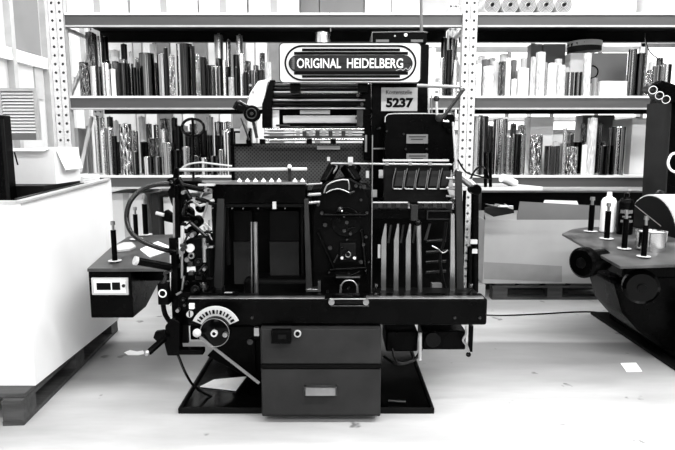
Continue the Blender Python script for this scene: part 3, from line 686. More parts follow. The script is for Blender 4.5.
P(MB().fb(226, 208, 229, 265, 2.98, .03), 'guide_strip', 'charcoal', smooth=False)
P(MB().fc(255.5, 222, 256.5, 297, 2.8, .0105), 'lift_spindle', 'brushed')
P(MB().fc(251.5, 222, 252, 297, 2.82, .004), 'thin_guide_rod', 'steel')
# suction table with cone suckers
zt_ = W(250, 184, 2.85).z
sb = P(MB().fb(212, 184.5, 305, 203, 2.86, .3), 'suction_bar', 'black_enamel', bevel=.004, smooth=False)
P(MB().fb(197, 182, 306, 184.3, 2.85, .12), 'bright_lip', 'steel', sb, smooth=False)
for x in (239.5, 247.5, 255.5, 263.5, 271.5, 279, 295, 302.5):
    c = W(x, 182, 2.87); MB().lathe(c, (0,0,1), [(0, .012), (.008, .011), (.016, .003), (.02, .002)], 10).build('sucker', 'white_paint', sb)
for x in (212, 222, 232, 243, 258, 285): P(MB().fd(x, 208.5, .6, 2.86, .02, 8), 'bolt', 'steel')
P(MB().fb(213, 204, 305, 207, 2.88, .02), 'cross_bar', 'charcoal', smooth=False)
P(MB().fb(272.5, 202, 276, 209, 2.84, .02), 'stop_lug', 'light_grey', smooth=False)
# chrome bar above
P(MB().fc(179, 170, 307, 169, 2.9, .0085), 'air_bar', 'light_grey')
P(MB().fb(288, 163.5, 291, 190, 2.885, .03), 'bar_hanger', 'dark_steel', smooth=False); P(MB().ball(W(289.5, 166.5, 2.885), .011), 'hanger_clamp', 'white_paint')
mb = MB(); mb.ft([(182,168,2.95),(188,164.5,2.95),(200,162.5,2.95),(215,164,2.95),(232,166,2.97)], .005, 6, 4); P(mb, 'air_hose', 'light_grey')
P(MB().fb(198, 184, 214, 186, 2.82, .06), 'side_ledge', 'light_grey', smooth=False)
for x0, x1, y in ((306, 322, 184.5), (308, 321, 195), (307, 320, 203)):
    P(MB().fc(x0, y, x1, y-1, 2.9, .009 if y > 190 else .005), 'cross_shaft', 'steel')

# ---- guard with punched holes, ink unit
P(MB().fb(232.5, 143, 371, 190, 3.4, .01), 'perforated_guard', 'perforated', smooth=False)
P(MB().fb(231, 128, 234, 190, 3.38, .03), 'guard_frame', 'black_enamel', smooth=False)
mb = MB(); mb.fb(234, 128, 251, 146, 3.37, .06); ib = P(mb, 'junction_box', 'black_enamel', bevel=.003); P(MB().fb(235.5, 133, 246, 143.5, 3.365, .005), 'rating_plate', 'light_grey', ib, smooth=False)
P(MB().fb(234, 128.5, 249, 131, 3.36, .02), 'plate_edge', 'light_grey', ib, smooth=False)
# side cheek
mb = MB(); mb.fp([(246,107),(250,93),(258,81),(268,79),(263,107)], 3.3, .03); ch = P(mb, 'ink_cheek', 'white_paint', bevel=.004)
for x, y in ((253,92),(248,98),(250,85)): P(MB().fd(x, y, 1.2, 3.29, .02, 8), 'bolt', 'steel', ch)
mb = MB(); mb.fp([(262,128),(262,104),(270,80),(275,80),(272,104),(272,128)], 3.29, .04); P(mb, 'ink_cheek', 'black_enamel', bevel=.003)
mb = MB(); mb.fd(251.5, 113.5, 8.3, 3.18, .05, 28); hw_ = P(mb, 'hand_wheel', 'black_enamel', bevel=.006)
P(MB().fr(251.5, 113.5, 5, 3.178, .003), 'wheel_groove', 'dark_steel', hw_); P(MB().fd(251.5, 113.5, 1.6, 3.17, .03, 10), 'wheel_hub', 'dark_steel', hw_)
mb = MB(); mb.ft([(234,109),(238,102),(244,105),(250,108)], .011, 8, 3, 3.22); mb.bar(W(237,107,3.22), W(250,112,3.22), .02, .03); P(mb, 'crank_lever', 'black_gloss')
mb = MB(); mb.bar(W(241,118,3.25), W(249,140,3.25), .012, .008); mb.bar(W(253,120,3.25), W(257,138,3.25), .02, .016); P(mb, 'cheek_strut', 'dark_steel')
mb = MB(); mb.fp([(240,140),(240,128),(244,122),(248,130),(246,140)], 3.3, .03); P(mb, 'bracket', 'steel')
# rollers
for y0, y1, m_, Y in ((83.5, 87.5, 'dark_steel', 3.42), (87.8, 91, 'black_gloss', 3.38), (91.3, 93.2, 'steel', 3.34), (93.6, 98.5, 'black_gloss', 3.36), (98.9, 101.4, 'steel', 3.34), (101.8, 107, 'black_gloss', 3.34), (107.6, 109.4, 'steel', 3.32)):
    r = (y1 - y0) / 2 * S(Y, 1.5); P(MB().fc(266, (y0+y1)/2, 365, (y0+y1)/2, Y, r), 'ink_roller', m_)
P(MB().fb(267, 82, 365, 128, 3.52, .02), 'ink_back_plate', 'black_enamel', smooth=False)
P(MB().fb(271.5, 110, 279, 128, 3.36, .02), 'ink_duct_side', 'white_paint', smooth=False)
P(MB().fb(283, 115.5, 362, 123, 3.4, .03), 'ink_duct', 'plastic_white', bevel=.003, smooth=False)
P(MB().fb(300, 110, 330, 114, 3.38, .02), 'duct_blade', 'light_grey', smooth=False)
P(MB().fb(287, 123, 357, 126.5, 3.34, .03), 'duct_bar', 'black_gloss', smooth=False)
P(MB().fc(276, 125.5, 290, 125.5, 3.33, .006), 'bar_pin', 'dark_steel')
for y, m_, r in ((129.5, 'chrome', .006), (133, 'steel', .008), (137, 'dark_steel', .007), (140, 'chrome', .008)):
    P(MB().fc(264, y, 364, y-.5, 3.3, r), 'guide_rod', m_)
for k in range(9): P(MB().fb(296+k*6.5, 131, 300+k*6.5, 136, 3.29, .02), 'rod_collar', 'dark_steel' if k % 2 else 'brushed', smooth=False)
for x in (262, 309, 333): P(MB().fb(x-2.5, 139, x+3, 144, 3.28, .03), 'rod_bracket', 'black_enamel', smooth=False)
P(MB().fb(317, 146, 340, 149.5, 3.37, .02), 'serial_plate', 'light_grey', smooth=False)
for x, y in ((357,118),(361,128),(358,95),(362,104)): P(MB().fd(x, y, 1.6, 3.3, .03, 10), 'bolt', 'dark_steel')
P(MB().fb(357, 106, 363, 126, 3.32, .03), 'ink_bracket', 'dark_steel', smooth=False)
mb = MB(); mb.fp([(362,128),(360,105),(364,84),(371,84),(371,160),(364,160)], 3.34, .05); P(mb, 'ink_cheek', 'black_enamel', bevel=.003)
mb = MB(); mb.fb(365, 135, 367, 152, 3.33, .02); P(mb, 'bright_strut', 'brushed', smooth=False)
# grey castings seen between ink unit and column
mb = MB(); mb.box(W(300,190,3.5).x, W(372,190,3.5).x, 3.45, 4.1, .9, W(330,165,3.45).z); P(mb, 'rear_casting', 'black_cast', bevel=.01)

# ---- name plate
def rrect(x0, y0, x1, y1, r, Y, n=6):
    a, b = W(x0, y1, Y), W(x1, y0, Y); rr = r * S(Y, 1.8); pts = []
    for cx, cz, s0 in ((b.x-rr, b.z-rr, 0), (a.x+rr, b.z-rr, 90), (a.x+rr, a.z+rr, 180), (b.x-rr, a.z+rr, 270)):
        for k in range(n+1):
            q = math.radians(s0 + 90*k/n); pts.append(Vector((cx + rr*math.cos(q), Y, cz + rr*math.sin(q))))
    return pts
NY = 3.2
np_ = P(MB().prism(rrect(279.5, 42.5, 421.5, 83, 4.5, NY), (0, .02, 0)), 'name_plate', 'satin_plate', bevel=.003, smooth=False)
P(MB().tube(rrect(279.8, 42.8, 421.2, 82.7, 4.5, NY), .003, 6, closed=True), 'plate_edge', 'dark_grey', np_)
P(MB().tube(rrect(285.5, 46, 416, 80, 17, NY-.002, 10), .0055, 6, closed=True), 'oval_border', 'ink_black', np_)
for y, e in ((49.8, 1.3), (53.2, 1.4), (73.2, 1.4), (76.4, 1.3)):
    ins = 0 if y in (53.2, 73.2) else 8
    P(MB().fb(294+ins, y-e, 408-ins, y+e, NY-.004, .006), 'stripe', 'ink_black', np_, smooth=False)
cp = P(MB().prism(rrect(289, 55.5, 412.5, 71.5, 8, NY-.006, 8), (0, .007, 0)), 'name_field', 'dark_grey', np_, smooth=False)
P(MB().tube(rrect(289, 55.5, 412.5, 71.5, 8, NY-.006, 8), .002, 6, closed=True), 'field_edge', 'ink_black', cp)
text('lettering', 'ORIGINAL', 297, 58.5, 341, 68.2, NY-.006, 'white_paint', cp, .01, .006)
text('lettering', 'HEIDELBERG', 347, 58.5, 403, 68.2, NY-.006, 'white_paint', cp, .01, .006)
mb = MB()
for k in range(14): mb.fb(291.5+k % 2, 57.5+k, 294.5, 58.1+k, NY-.008, .003) if k < 12 else None
P(mb, 'plate_ornament', 'mid_grey', cp, smooth=False)
mb = MB(); mb.ft([(396,70.5),(401,69),(403,70.5),(406,68),(408,70),(411,66)], .0018, 5, 3, NY-.008); P(mb, 'script_line', 'light_grey', cp)
mb = MB(); mb.fb(290, 83, 300, 92, 3.26, .08); P(mb, 'plate_bracket', 'black_enamel', smooth=False); P(MB().fb(358, 83, 368, 92, 3.26, .08), 'plate_bracket', 'black_enamel', smooth=False)

# ---- black column with number sign
mb = MB(); mb.fb(371.5, 32, 427, 43.5, 3.3, .2); mb.fb(371.5, 44, 427, 240, 3.3, .35)
col = P(mb, 'black_column', 'black_enamel', bevel=.006, smooth=False)
mb = MB(); mb.ft([(372,43),(372,33.5),(373,32.3),(424,31.5),(427.5,32.5)], .003, 5, 0, 3.3); P(mb, 'cover_edge', 'mid_grey', col)
P(MB().fd(405.8, 34.8, 1.7, 3.29, .012, 10), 'cap_screw', 'white_paint', col); P(MB().fd(395, 35.8, .9, 3.29, .012, 8), 'small_screw', 'light_grey', col)
P(MB().fb(376, 39.5, 389, 42, 3.292, .01), 'slot_plate', 'mid_grey', col, smooth=False); P(MB().fb(411, 39.5, 423, 42, 3.292, .01), 'slot_plate', 'mid_grey', col, smooth=False)
sg = P(MB().fb(381.3, 87.5, 417.5, 111, 3.285, .006), 'number_sign', 'board_mid', col, smooth=False)
text('lettering', '5237', 386, 97.8, 413.5, 107.6, 3.284, 'ink_black', sg, .05, .001)
text('lettering', 'Kostenstelle', 386, 90, 412, 94.3, 3.284, 'dark_grey', sg, 0, .001)
# cover with rounded corner
mb = MB(); mb.prism(rrect(384.5, 114, 455, 200, 4, 3.12), (0, .3, 0)); cv = P(mb, 'side_cover', 'black_enamel', bevel=.004, smooth=False)
mb = MB(); mb.ft([(385,122),(385.3,117),(388,114.2),(395,113.6),(425,113.5),(451,114)], .0028, 6, 0, 3.118); P(mb, 'cover_edge', 'light_grey', cv)  # pale tube puts the highlight of the rounded edge into colour
for y0, y1 in ((134.3, 143.5), (153.5, 160)):
    lp = P(MB().fb(406.5, y0, 428, y1, 3.11, .006), 'info_plate', 'mid_grey', cv, smooth=False)
    for k in range(2): P(MB().fb(409+k*2, y0+2+k*2.6, 426-k*3, y0+2.9+k*2.6, 3.108, .003), 'print_line', 'dark_grey', lp, smooth=False)
for x, y in ((380,128),(387,131),(406,149),(427,149),(404,134)): P(MB().fd(x, y, 1.0, 3.1, .2, 8), 'bolt', 'dark_steel', cv)
P(MB().fb(372, 148, 384, 149.2, 3.28, .02), 'bright_strip', 'steel', col, smooth=False)
# lever
lv = P(MB().fc(417, 85.5, 459, 87, 3.05, .0095), 'lever_tube', 'brushed')
P(MB().fc(463, 90, 443, 117.5, 3.05, .010), 'lever_arm', 'dark_steel', lv); P(MB().ball(W(461.5, 88.5, 3.05), .013), 'elbow_joint', 'brushed', lv)
P(MB().ball(W(439, 118, 3.03), .02), 'pivot_ball', 'dark_grey', lv); P(MB().fc(443, 121, 449, 121.5, 3.02, .006), 'pivot_pin', 'chrome', lv)
P(MB().fc(436.5, 101, 437, 115, 3.08, .007), 'knob_rod', 'light_grey'); P(MB().ball(W(436.5, 98.5, 3.08), .017), 'ball_knob', 'dark_steel')
P(MB().fc(428.5, 85, 429, 114, 3.14, .0055), 'thin_pipe', 'light_grey'); P(MB().fc(431.5, 95, 432, 114, 3.14, .0035), 'thin_pipe', 'steel')
P(MB().fc(421, 0, 421.5, 33, 3.4, .009), 'supply_pipe', 'mid_grey'); 
P(MB().fc(453, 122, 456, 168, 3.05, .006), 'side_pipe', 'light_grey'); P(MB().fc(457, 40, 450, 92, 3.3, .004), 'hanging_cable', 'rubber')
for x, y in ((446,125),(450,130),(452,160)): P(MB().fd(x, y, 3, 3.09, .03, 12), 'bolt', 'black_gloss')

# ---- delivery (right side)
dr = P(MB().fc(331, 163.5, 452, 164.5, 2.95, .0058), 'delivery_rod', 'steel')
for x in (350, 387, 410, 430): P(MB().fb(x-1.5, 162.3, x+2, 165.4, 2.935, .03), 'rod_collar', 'brushed', dr, smooth=False)
P(MB().fb(348, 157, 353, 163, 2.94, .02), 'rod_block', 'light_grey', dr, smooth=False)
P(MB().fb(383, 159.5, 449, 161.3, 2.97, .04), 'bright_ledge', 'light_grey', smooth=False)
tr_ = P(MB().fb(384, 166, 448, 203, 3.0, .06), 'delivery_tray', 'charcoal', bevel=.004, smooth=False)
for k in range(5):
    x = 392.5 + k*11.6; q = 1.5
    mb = MB(); mb.ft([(x+3.5,168),(x+1,178),(x,186),(x+1,188.6),(x+8.5,189),(x+10,187),(x+12.5,170)], .0024, 5, 2, 2.992)
    sl = P(mb, 'finger_guide', 'brushed', tr_)
    P(MB().fc(x+1.3, 188.8, x+9, 189, 2.985, .003), 'guide_tip', 'light_grey', sl)
    P(MB().fp([(x+4.5,171),(x+12,171),(x+9.5,186),(x+2,186)], 2.994, .004), 'slot_face', 'dark_grey', sl, smooth=False)
for x0, x1 in ((372.5, 410), (418, 454)):
    gp = P(MB().fb(x0, 202, x1, 208.5, 2.88, .012), 'gauge_strip', 'glass_dark', smooth=False)
    P(MB().fb(x0, 202, x1, 203, 2.876, .016), 'strip_edge', 'light_grey', gp, smooth=False); P(MB().fb(x1-2, 202, x1, 208.5, 2.876, .016), 'strip_end', 'chrome', gp, smooth=False)
    for k in range(3): P(MB().fb(x0+6+k*9, 203.5, x0+10+k*9, 207.5, 2.876, .004), 'reflex_mark', 'dark_grey', gp, smooth=False)
for q in ((366,171,369,178),(379,170,383,178),(366,190,377,197),(327,157,330,161)): P(MB().fb(*q, 3.1, .02), 'backdrop_patch', 'light_grey', smooth=False)  # added pale plates stand for bright background seen between the parts
P(MB().fb(372, 209.5, 455, 219, 2.89, .04), 'cross_beam', 'black_enamel', bevel=.003, smooth=False)
P(MB().fb(411, 205, 418, 221, 2.87, .05), 'beam_clamp', 'dark_grey', bevel=.003)
P(MB().fb(427, 210.5, 452, 219.5, 2.882, .006), 'sight_frame', 'dark_steel', smooth=False); P(MB().fb(428.2, 211.5, 451, 218.6, 2.879, .006), 'sight_glass', 'black_gloss', smooth=False)
P(MB().fc(372.5, 135, 371.5, 296, 2.87, .003), 'guide_rod', 'brushed')
P(MB().fb(378, 245, 380.5, 258, 2.86, .02), 'stop_peg', 'light_grey', smooth=False)
for x in (381.5, 394, 406):
    mb = MB(); mb.fp([(x,240),(x+4.8,240),(x+4.3,296),(x-.3,296)], 2.84, .012); mb.fp([(x,240),(x+3.5,224),(x+5,224),(x+4.8,240)], 2.84, .012)
    P(mb, 'pile_finger', 'brushed', smooth=False)
    mb = MB(); mb.fp([(x+6,243),(x+8.5,225),(x+10.5,225),(x+8,243)], 2.92, .01); P(mb, 'rear_finger', 'dark_steel', smooth=False)
P(MB().fp([(424,240),(429,224),(431,224),(427,240)], 2.92, .01), 'rear_finger', 'dark_steel', smooth=False)
P(MB().fc(418.5, 222, 420, 296, 2.82, .0125), 'lift_spindle', 'brushed'); P(MB().ball(W(418, 223, 2.82), .018), 'spindle_head', 'black_gloss')
for y in (241, 252, 262, 272): P(MB().fc(426, y, 446, y-1, 2.98, .008), 'rear_spring', 'dark_steel')
mb = MB(); mb.ft([(446,222),(444,240),(440,255),(441,270),(444,285),(448,296)], .009, 8, 4, 2.9); P(mb, 'curved_hose', 'charcoal')
mb = MB(); mb.ft([(432,246),(438,249),(443,253),(448,250)], .004, 6, 3, 2.88); P(mb, 'bright_wire', 'steel')
P(MB().fb(432, 284, 442, 291, 2.9, .04), 'small_block', 'mid_grey', smooth=False)
P(MB().fp([(450,296),(451,214),(454.5,214),(455,296)], 2.84, .03), 'pile_post', 'steel', smooth=False)
P(MB().fp([(457,294),(456,170),(462,172),(464,294)], 2.86, .03), 'pile_post', 'dark_grey', smooth=False)
P(MB().fb(373, 293.5, 478, 296.5, 2.78, .12), 'pile_ledge', 'charcoal', bevel=.002, smooth=False)
for x in (375, 470): P(MB().fb(x, 284, x+2.5, 294, 2.78, .03), 'stop_peg', 'chrome', smooth=False)
# right arm and post
ar = P(MB().fc(455, 172, 477, 189, 2.95, .022), 'arm_tube', 'steel'); P(MB().fd(476.5, 190, 5.5, 2.9, .09), 'arm_knuckle', 'black_gloss', ar, bevel=.004)
P(MB().fc(475, 192, 474.5, 292, 2.93, .02), 'side_column', 'black_enamel')
P(MB().fc(470, 246, 469, 292, 2.9, .014), 'oil_tube', 'black_enamel')
for y in (242, 251.5): P(MB().fb(470.5, y-2, 477.5, y+2, 2.89, .02), 'hose_clamp', 'light_grey', smooth=False)
mb = MB(); mb.ft([(470,180,3.1),(474,172,3.15),(480,166,3.2),(486,170,3.2),(488,178,3.2)], .006, 6, 4); mb.ft([(458,160,3.1),(466,172,3.15),(478,176,3.2),(492,179,3.2)], .005, 6, 4); P(mb, 'wire_bundle', 'black_gloss')
for x in (485, 490): P(MB().fc(x, 152, x+.5, 187, 3.4, .01), 'stand_rod', 'black_gloss')
P(MB().fp([(452,172),(448,190),(450,196),(454,196)], 2.96, .02), 'white_bracket', 'light_grey', smooth=False)
for y in (178, 188, 196): P(MB().fc(446, y, 458, y+1, 2.93, .006), 'link_pin', 'steel')

# ---- under the rail right
P(MB().fb(386, 331, 418, 352, 2.8, .25), 'pump_housing', 'black_enamel', bevel=.01)
P(MB().fb(423, 331, 466, 350, 2.74, .2), 'motor_box', 'black_enamel', bevel=.008); P(MB().fd(433, 340, 8, 2.72, .05), 'motor_cap', 'black_gloss', bevel=.003)
P(MB().fc(420, 333, 420, 360, 2.72, .009), 'drain_pipe', 'light_grey')
mb = MB(); mb.ft([(384,356,2.8),(394,363,2.76),(405,364,2.76),(416,358,2.76),(422,348,2.76)], .008, 8, 4); mb.ft([(392,348,2.74),(395,358,2.74),(402,363,2.74),(413,360,2.74)], .007, 8, 4); P(mb, 'hose', 'rubber')
mb = MB(); mb.ft([(466,326),(466,334),(463,340),(467,346),(469,352)], .006, 6, 4, 2.7); P(mb, 'trip_hook', 'steel')
P(MB().fb(469.5, 326, 473, 352, 2.7, .03), 'hook_plate', 'black_enamel', smooth=False); P(MB().ball(W(468.5, 354.5, 2.7), .013), 'hook_ball', 'black_gloss')

# ---- left: dial, hand wheel, lever
wc = W(216, 330.6, 2.52); k_ = S(2.52, .5)
mb = MB(); pts = []
for i in range(17):
    a_ = math.radians(24 + 132*i/16); pts.append(wc + Vector((math.cos(a_)*25*k_, 0, math.sin(a_)*25*k_)))
for i in range(17):
    a_ = math.radians(156 - 132*i/16); pts.append(wc + Vector((math.cos(a_)*15*k_, 0, math.sin(a_)*15*k_)))
mb = MB(); n_ = 17
for i in range(16): mb.prism([pts[i], pts[i+1], pts[33-i-1], pts[33-i]], (0, .008, 0))
dl = P(mb, 'dial_scale', 'light_grey', smooth=False)
mb = MB()
for i in range(12):
    a_ = math.radians(32 + 116*i/11); d_ = Vector((math.cos(a_), 0, math.sin(a_))); mb.bar(wc + d_*17.5*k_ - Vector((0,.002,0)), wc + d_*21.5*k_ - Vector((0,.002,0)), .003, .006 if i % 2 else .011)
P(mb, 'scale_marks', 'ink_black', dl, smooth=False)
mb = MB(); mb.lathe(wc + Vector((0, -.03, 0)), (0, 1, 0), [(0, 13*k_), (.006, 15*k_), (.03, 15.3*k_), (.036, 14*k_)], 32)
hw_ = P(mb, 'hand_wheel', 'black_gloss')
P(MB().ring(wc + Vector((0, -.03, 0)), (0, 1, 0), 14.4*k_, .0015, 32, 6), 'wheel_rim', 'brushed', hw_)
mb = MB(); mb.lathe(wc + Vector((0, -.045, 0)), (0, 1, 0), [(0, 1.8*k_), (0, 3.4*k_), (.02, 3.4*k_)], 18, caps=False); P(mb, 'hub_ring', 'light_grey', hw_)
P(MB().cyl(wc + Vector((11*k_, -.05, -1*k_)), wc + Vector((11*k_, -.02, -1*k_)), 2.4*k_), 'index_pin', 'brushed', hw_)
P(MB().ball(W(197, 333, 2.46), 4.2*k_, sq=1.0), 'ball_knob', 'light_grey')
P(MB().bar(W(200, 337, 2.48), W(259, 383, 2.56), .012, .012), 'shift_lever', 'mid_grey')
P(MB().fb(189, 304, 194, 309, 2.585, .02), 'small_plate', 'white_paint', rail, smooth=False); P(MB().fd(189.5, 314.5, 3.2, 2.585, .02), 'oil_gauge', 'light_grey', rail)
P(MB().fb(188.6, 311.5, 190, 317, 2.582, .01), 'gauge_bar', 'dark_grey', rail, smooth=False)
P(MB().fb(254, 328, 259, 336, 2.68, .03), 'bright_bush', 'steel'); P(MB().fd(250, 342, 3, 2.7, .03), 'bolt', 'dark_steel')
P(MB().fb(190, 326, 262, 340, 2.72, .1), 'lower_bracket', 'black_cast', bevel=.006)

# left foot mechanism
P(MB().fp([(165,326),(172,318),(180,322),(179,356),(167,356),(164,344)], 2.62, .06), 'pedal_bracket', 'black_enamel', bevel=.006)
P(MB().fb(178, 350, 203, 355, 2.62, .05), 'pedal_bar', 'black_enamel', bevel=.003)
P(MB().fb(178, 325, 188, 343, 2.7, .02), 'pedal_web', 'charcoal', smooth=False)
pd = P(MB().bar(W(165, 338, 2.6), W(148, 353, 2.5), .03, .02), 'foot_pedal', 'black_enamel', bevel=.004); P(MB().ball(W(147, 353, 2.5), .014), 'pedal_tip', 'steel', pd)
P(MB().fp([(153,338),(155,332),(163,331),(166,336),(162,342),(157,342)], 2.62, .03), 'pedal_pad', 'black_cast', bevel=.003)
mb = MB(); mb.ft([(178,355,2.65),(186,374,2.72),(196,388,2.8),(215,398,2.85),(235,399,2.9),(250,392,2.95)], .007, 8, 5); P(mb, 'power_cable', 'rubber')
P(MB().fp([(207,356),(213,350),(230,338),(255,336),(256,374),(240,374)], 2.98, .03), 'leg_web', 'black_cast', bevel=.004)

# left vertical mechanism
P(MB().fb(171, 238, 178, 350, 2.72, .05), 'side_frame', 'black_enamel', bevel=.003); P(MB().fb(175, 185, 179, 238, 2.72, .05), 'side_frame', 'black_enamel', bevel=.003)
P(MB().fp([(178,262),(186,240),(208,236),(212,298),(178,326)], 2.78, .12), 'gear_housing', 'black_cast', bevel=.006)
P(MB().fb(178, 292, 212, 326, 2.7, .1), 'lower_housing', 'black_enamel', bevel=.004)
P(MB().fc(170.5, 255, 170.5, 306, 2.7, .0035), 'thin_rod', 'chrome')
P(MB().fc(182.5, 226, 182.5, 250, 2.72, .009), 'push_rod', 'light_grey'); P(MB().fc(174.5, 198, 174.5, 240, 2.74, .008), 'push_rod', 'steel'); P(MB().fc(188, 196, 188, 222, 2.9, .01), 'push_rod', 'steel')
for x, y, r, m_ in ((189.5, 248.5, 4.2, 'white_paint'), (191, 256, 3.3, 'steel'), (190, 264, 2.8, 'dark_steel'), (181, 252, 3, 'light_grey')):
    P(MB().fd(x, y, r, 2.76, .03, 18), 'round_gauge', m_, bevel=.002)
P(MB().fd(191, 256, 1.7, 2.755, .02, 10), 'gauge_centre', 'ink_black')
P(MB().fb(187, 267, 195, 272, 2.765, .02), 'small_plate', 'white_paint', smooth=False)
P(MB().fc(182, 252, 182, 278, 2.73, .007), 'push_rod', 'steel'); P(MB().fc(184, 276, 182, 290, 2.72, .006), 'lower_link', 'steel')
P(MB().fc(204, 238, 204.5, 262, 2.78, .011), 'steel_pin', 'steel'); P(MB().fc(209, 220, 208, 252, 2.82, .005), 'thin_rod', 'steel')
P(MB().fb(201, 246, 213, 248, 2.78, .03), 'cross_link', 'steel', smooth=False)
P(MB().fc(203, 282, 203, 293, 2.75, .008), 'steel_pin', 'chrome')
for x, y, r, Y in ((186,214,7,2.86),(196,222,6,2.88),(180,205,5,2.84),(200,208,5,2.9),(192,232,6,2.84),(198,262,5,2.77),(203,272,4,2.77),(186,284,4,2.77),(195,290,5,2.68),(205,310,3,2.69),(183,300,3,2.69)):
    g = P(MB().fd(x, y, r, Y, .05, 20), 'cam_disc', 'black_gloss', bevel=.004); P(MB().fd(x, y, r*.3, Y-.006, .02, 10), 'disc_pin', 'dark_steel', g)
for a_, b_, m_, r in (((176,190),(200,206),'steel',.007), ((200,206),(214,200),'light_grey',.008), ((178,178),(190,200),'black_gloss',.016), ((206,186),(196,206),'steel',.006), ((190,222),(206,236),'dark_steel',.01), ((184,186),(206,190),'black_gloss',.014),
                      ((196,198),(214,204),'black_gloss',.012), ((176,228),(188,232),'black_gloss',.012), ((204,226),(212,240),'steel',.005), ((186,205),(182,222),'dark_steel',.012)):
    P(MB().fc(*a_, *b_, 2.82, r), 'linkage_rod', m_)
P(MB().fp([(167,192),(172,184),(184,186),(186,198),(180,208),(172,206)], 2.8, .04), 'upper_bracket', 'black_cast', bevel=.004)
P(MB().fd(171, 182, 4.5, 2.76, .05), 'pivot_disc', 'black_gloss', bevel=.004); P(MB().fd(171, 182, 1.9, 2.75, .02, 12), 'pivot_pin', 'chrome')
P(MB().fp([(171.5,186),(174,168),(178,168),(178,186)], 2.85, .03), 'upper_arm', 'black_enamel', bevel=.003)
P(MB().fp([(178,181),(197,181),(214,186),(214,189),(192,186),(178,186)], 2.84, .04), 'side_arm', 'black_enamel', bevel=.003)
P(MB().fd(196.5, 181, 3.8, 2.85, .04), 'round_cap', 'dark_grey', bevel=.004)
P(MB().fp([(160,214),(166,210),(174,216),(190,216),(190,221),(172,223),(163,221)], 2.78, .04), 'trip_latch', 'black_enamel', bevel=.004); P(MB().fc(156, 213, 164, 215, 2.77, .009), 'latch_knob', 'light_grey')
mb = MB(); mb.ring(W(193, 209, 2.8), (0, 1, 0), .036, .007, 20, 6, -1.8, 1.6); P(mb, 'curved_lever', 'black_gloss')
RR = random.Random(5)  # random extra parts, left and centre, added for their glints
for k in range(34):
    x = RR.uniform(176, 211); y = RR.uniform(188, 318); Y = 2.66 + RR.uniform(0, .1); q = RR.random()
    if q < .45: P(MB().fd(x, y, RR.uniform(1, 2.4), Y, .05, 12), 'bolt', RR.choice(['steel', 'brushed', 'dark_steel', 'dark_steel']))
    elif q < .8: P(MB().fc(x, y, x + RR.uniform(-7, 7), y + RR.uniform(3, 16), Y, RR.uniform(.003, .006)), 'linkage_rod', RR.choice(['steel', 'brushed', 'dark_steel', 'black_gloss']))
    else:
        l = RR.uniform(3, 9); P(MB().fb(x, y, x + l, y + RR.uniform(1.5, 4), Y, .04), 'small_bracket', RR.choice(['brushed', 'black_gloss', 'dark_steel']), bevel=.002, smooth=False)
for k in range(26):
    x = RR.uniform(320, 369); y = RR.uniform(186, 294); Y = 2.86; q = RR.random()
    if q < .6: P(MB().fd(x, y, RR.uniform(.8, 1.8), Y, .04, 10), 'bolt', 'dark_steel')
    else: P(MB().fc(x, y, x + RR.uniform(-9, 9), y + RR.uniform(-8, 8), Y, RR.uniform(.003, .006)), 'linkage_rod', RR.choice(['dark_steel', 'black_gloss']))
# ring handle standing up on the left
rc = W(193, 127.5, 3.0); kk = S(3.0, 1.45)
mb = MB(); mb.ring(rc, (0, 1, 0), 10.5*kk, .0075, 28, 8, sx=1.05, sy=.82); mb.cyl(rc + Vector((0, 0, 9*kk)), W(193.5, 182, 3.0), .007); P(mb, 'ring_handle', 'black_gloss')
# pipe rising beside the rack
# big hose loop
mb = MB(); mb.ft([(169,183.5,2.74),(155,185,2.72),(141,190,2.7),(130,202,2.66),(126.5,218,2.64),(131,232,2.62),(142,241,2.62),(156,247,2.64),(168,250.5,2.68),(176,251,2.74)], .0115, 10, 6)
P(mb, 'hose_loop', 'rubber')
# grip handle
gp = P(MB().fc(137, 261, 170, 267, 2.55, .019, 2.66), 'grip_handle', 'black_enamel'); P(MB().fc(134.5, 260.5, 137, 261, 2.542, .021, 2.55), 'grip_end', 'light_grey', gp)
P(MB().fb(157.5, 283.5, 168.5, 305, 2.66, .05), 'control_box', 'black_enamel', bevel=.004); P(MB().fr(162.5, 293.5, 3.6, 2.655, .0035), 'button_ring', 'white_paint')
P(MB().fd(162.5, 293.5, 2.6, 2.65, .015), 'button', 'black_gloss')
mb = MB(); mb.ft([(163,304),(165,314),(170,322)], .013, 8, 3, 2.68); P(mb, 'box_conduit', 'black_enamel')
mb = MB(); mb.ft([(163,284),(166,277),(165,273),(172,270)], .009, 8, 3, 2.67); P(mb, 'box_conduit', 'dark_steel')

# ---- cantilevered side table on the left with spindles and counter
tz = .725
def table_poly(pts, z, th): return MB().prism([PZ(x, y, z) for x, y in pts], (0, 0, -th))
st = P(table_poly([(87,268.5),(111,247),(129,236),(176,234),(182,268)], tz, .018), 'side_table', 'wood_table', bevel=.003, smooth=False)
a = W(88, 272, 2.8); b = W(132, 318, 2.8); x1b = W(132, 295, 2.8).x
zt = tz - .018
mb = MB(); pr = [Vector((a.x, 2.8, zt)), Vector((a.x, 2.8, b.z)), Vector((a.x, 3.0, b.z)), Vector((a.x, 3.5, zt-.08)), Vector((a.x, 3.5, zt))]
mb.prism(pr, (x1b - a.x, 0, 0)); cb = P(mb, 'counter_housing', 'black_enamel', bevel=.006, smooth=False)
P(MB().box(x1b, W(182,268,2.9).x, 3.0, 3.12, zt-.1, zt), 'table_bracket', 'black_enamel', bevel=.004, smooth=False)
bz = P(MB().fb(91.5, 278, 128, 295, 2.788, .012), 'counter_frame', 'light_grey', st, bevel=.002, smooth=False)
P(MB().fb(94, 280, 125.5, 293, 2.785, .006), 'counter_window', 'plastic_white', st, smooth=False)
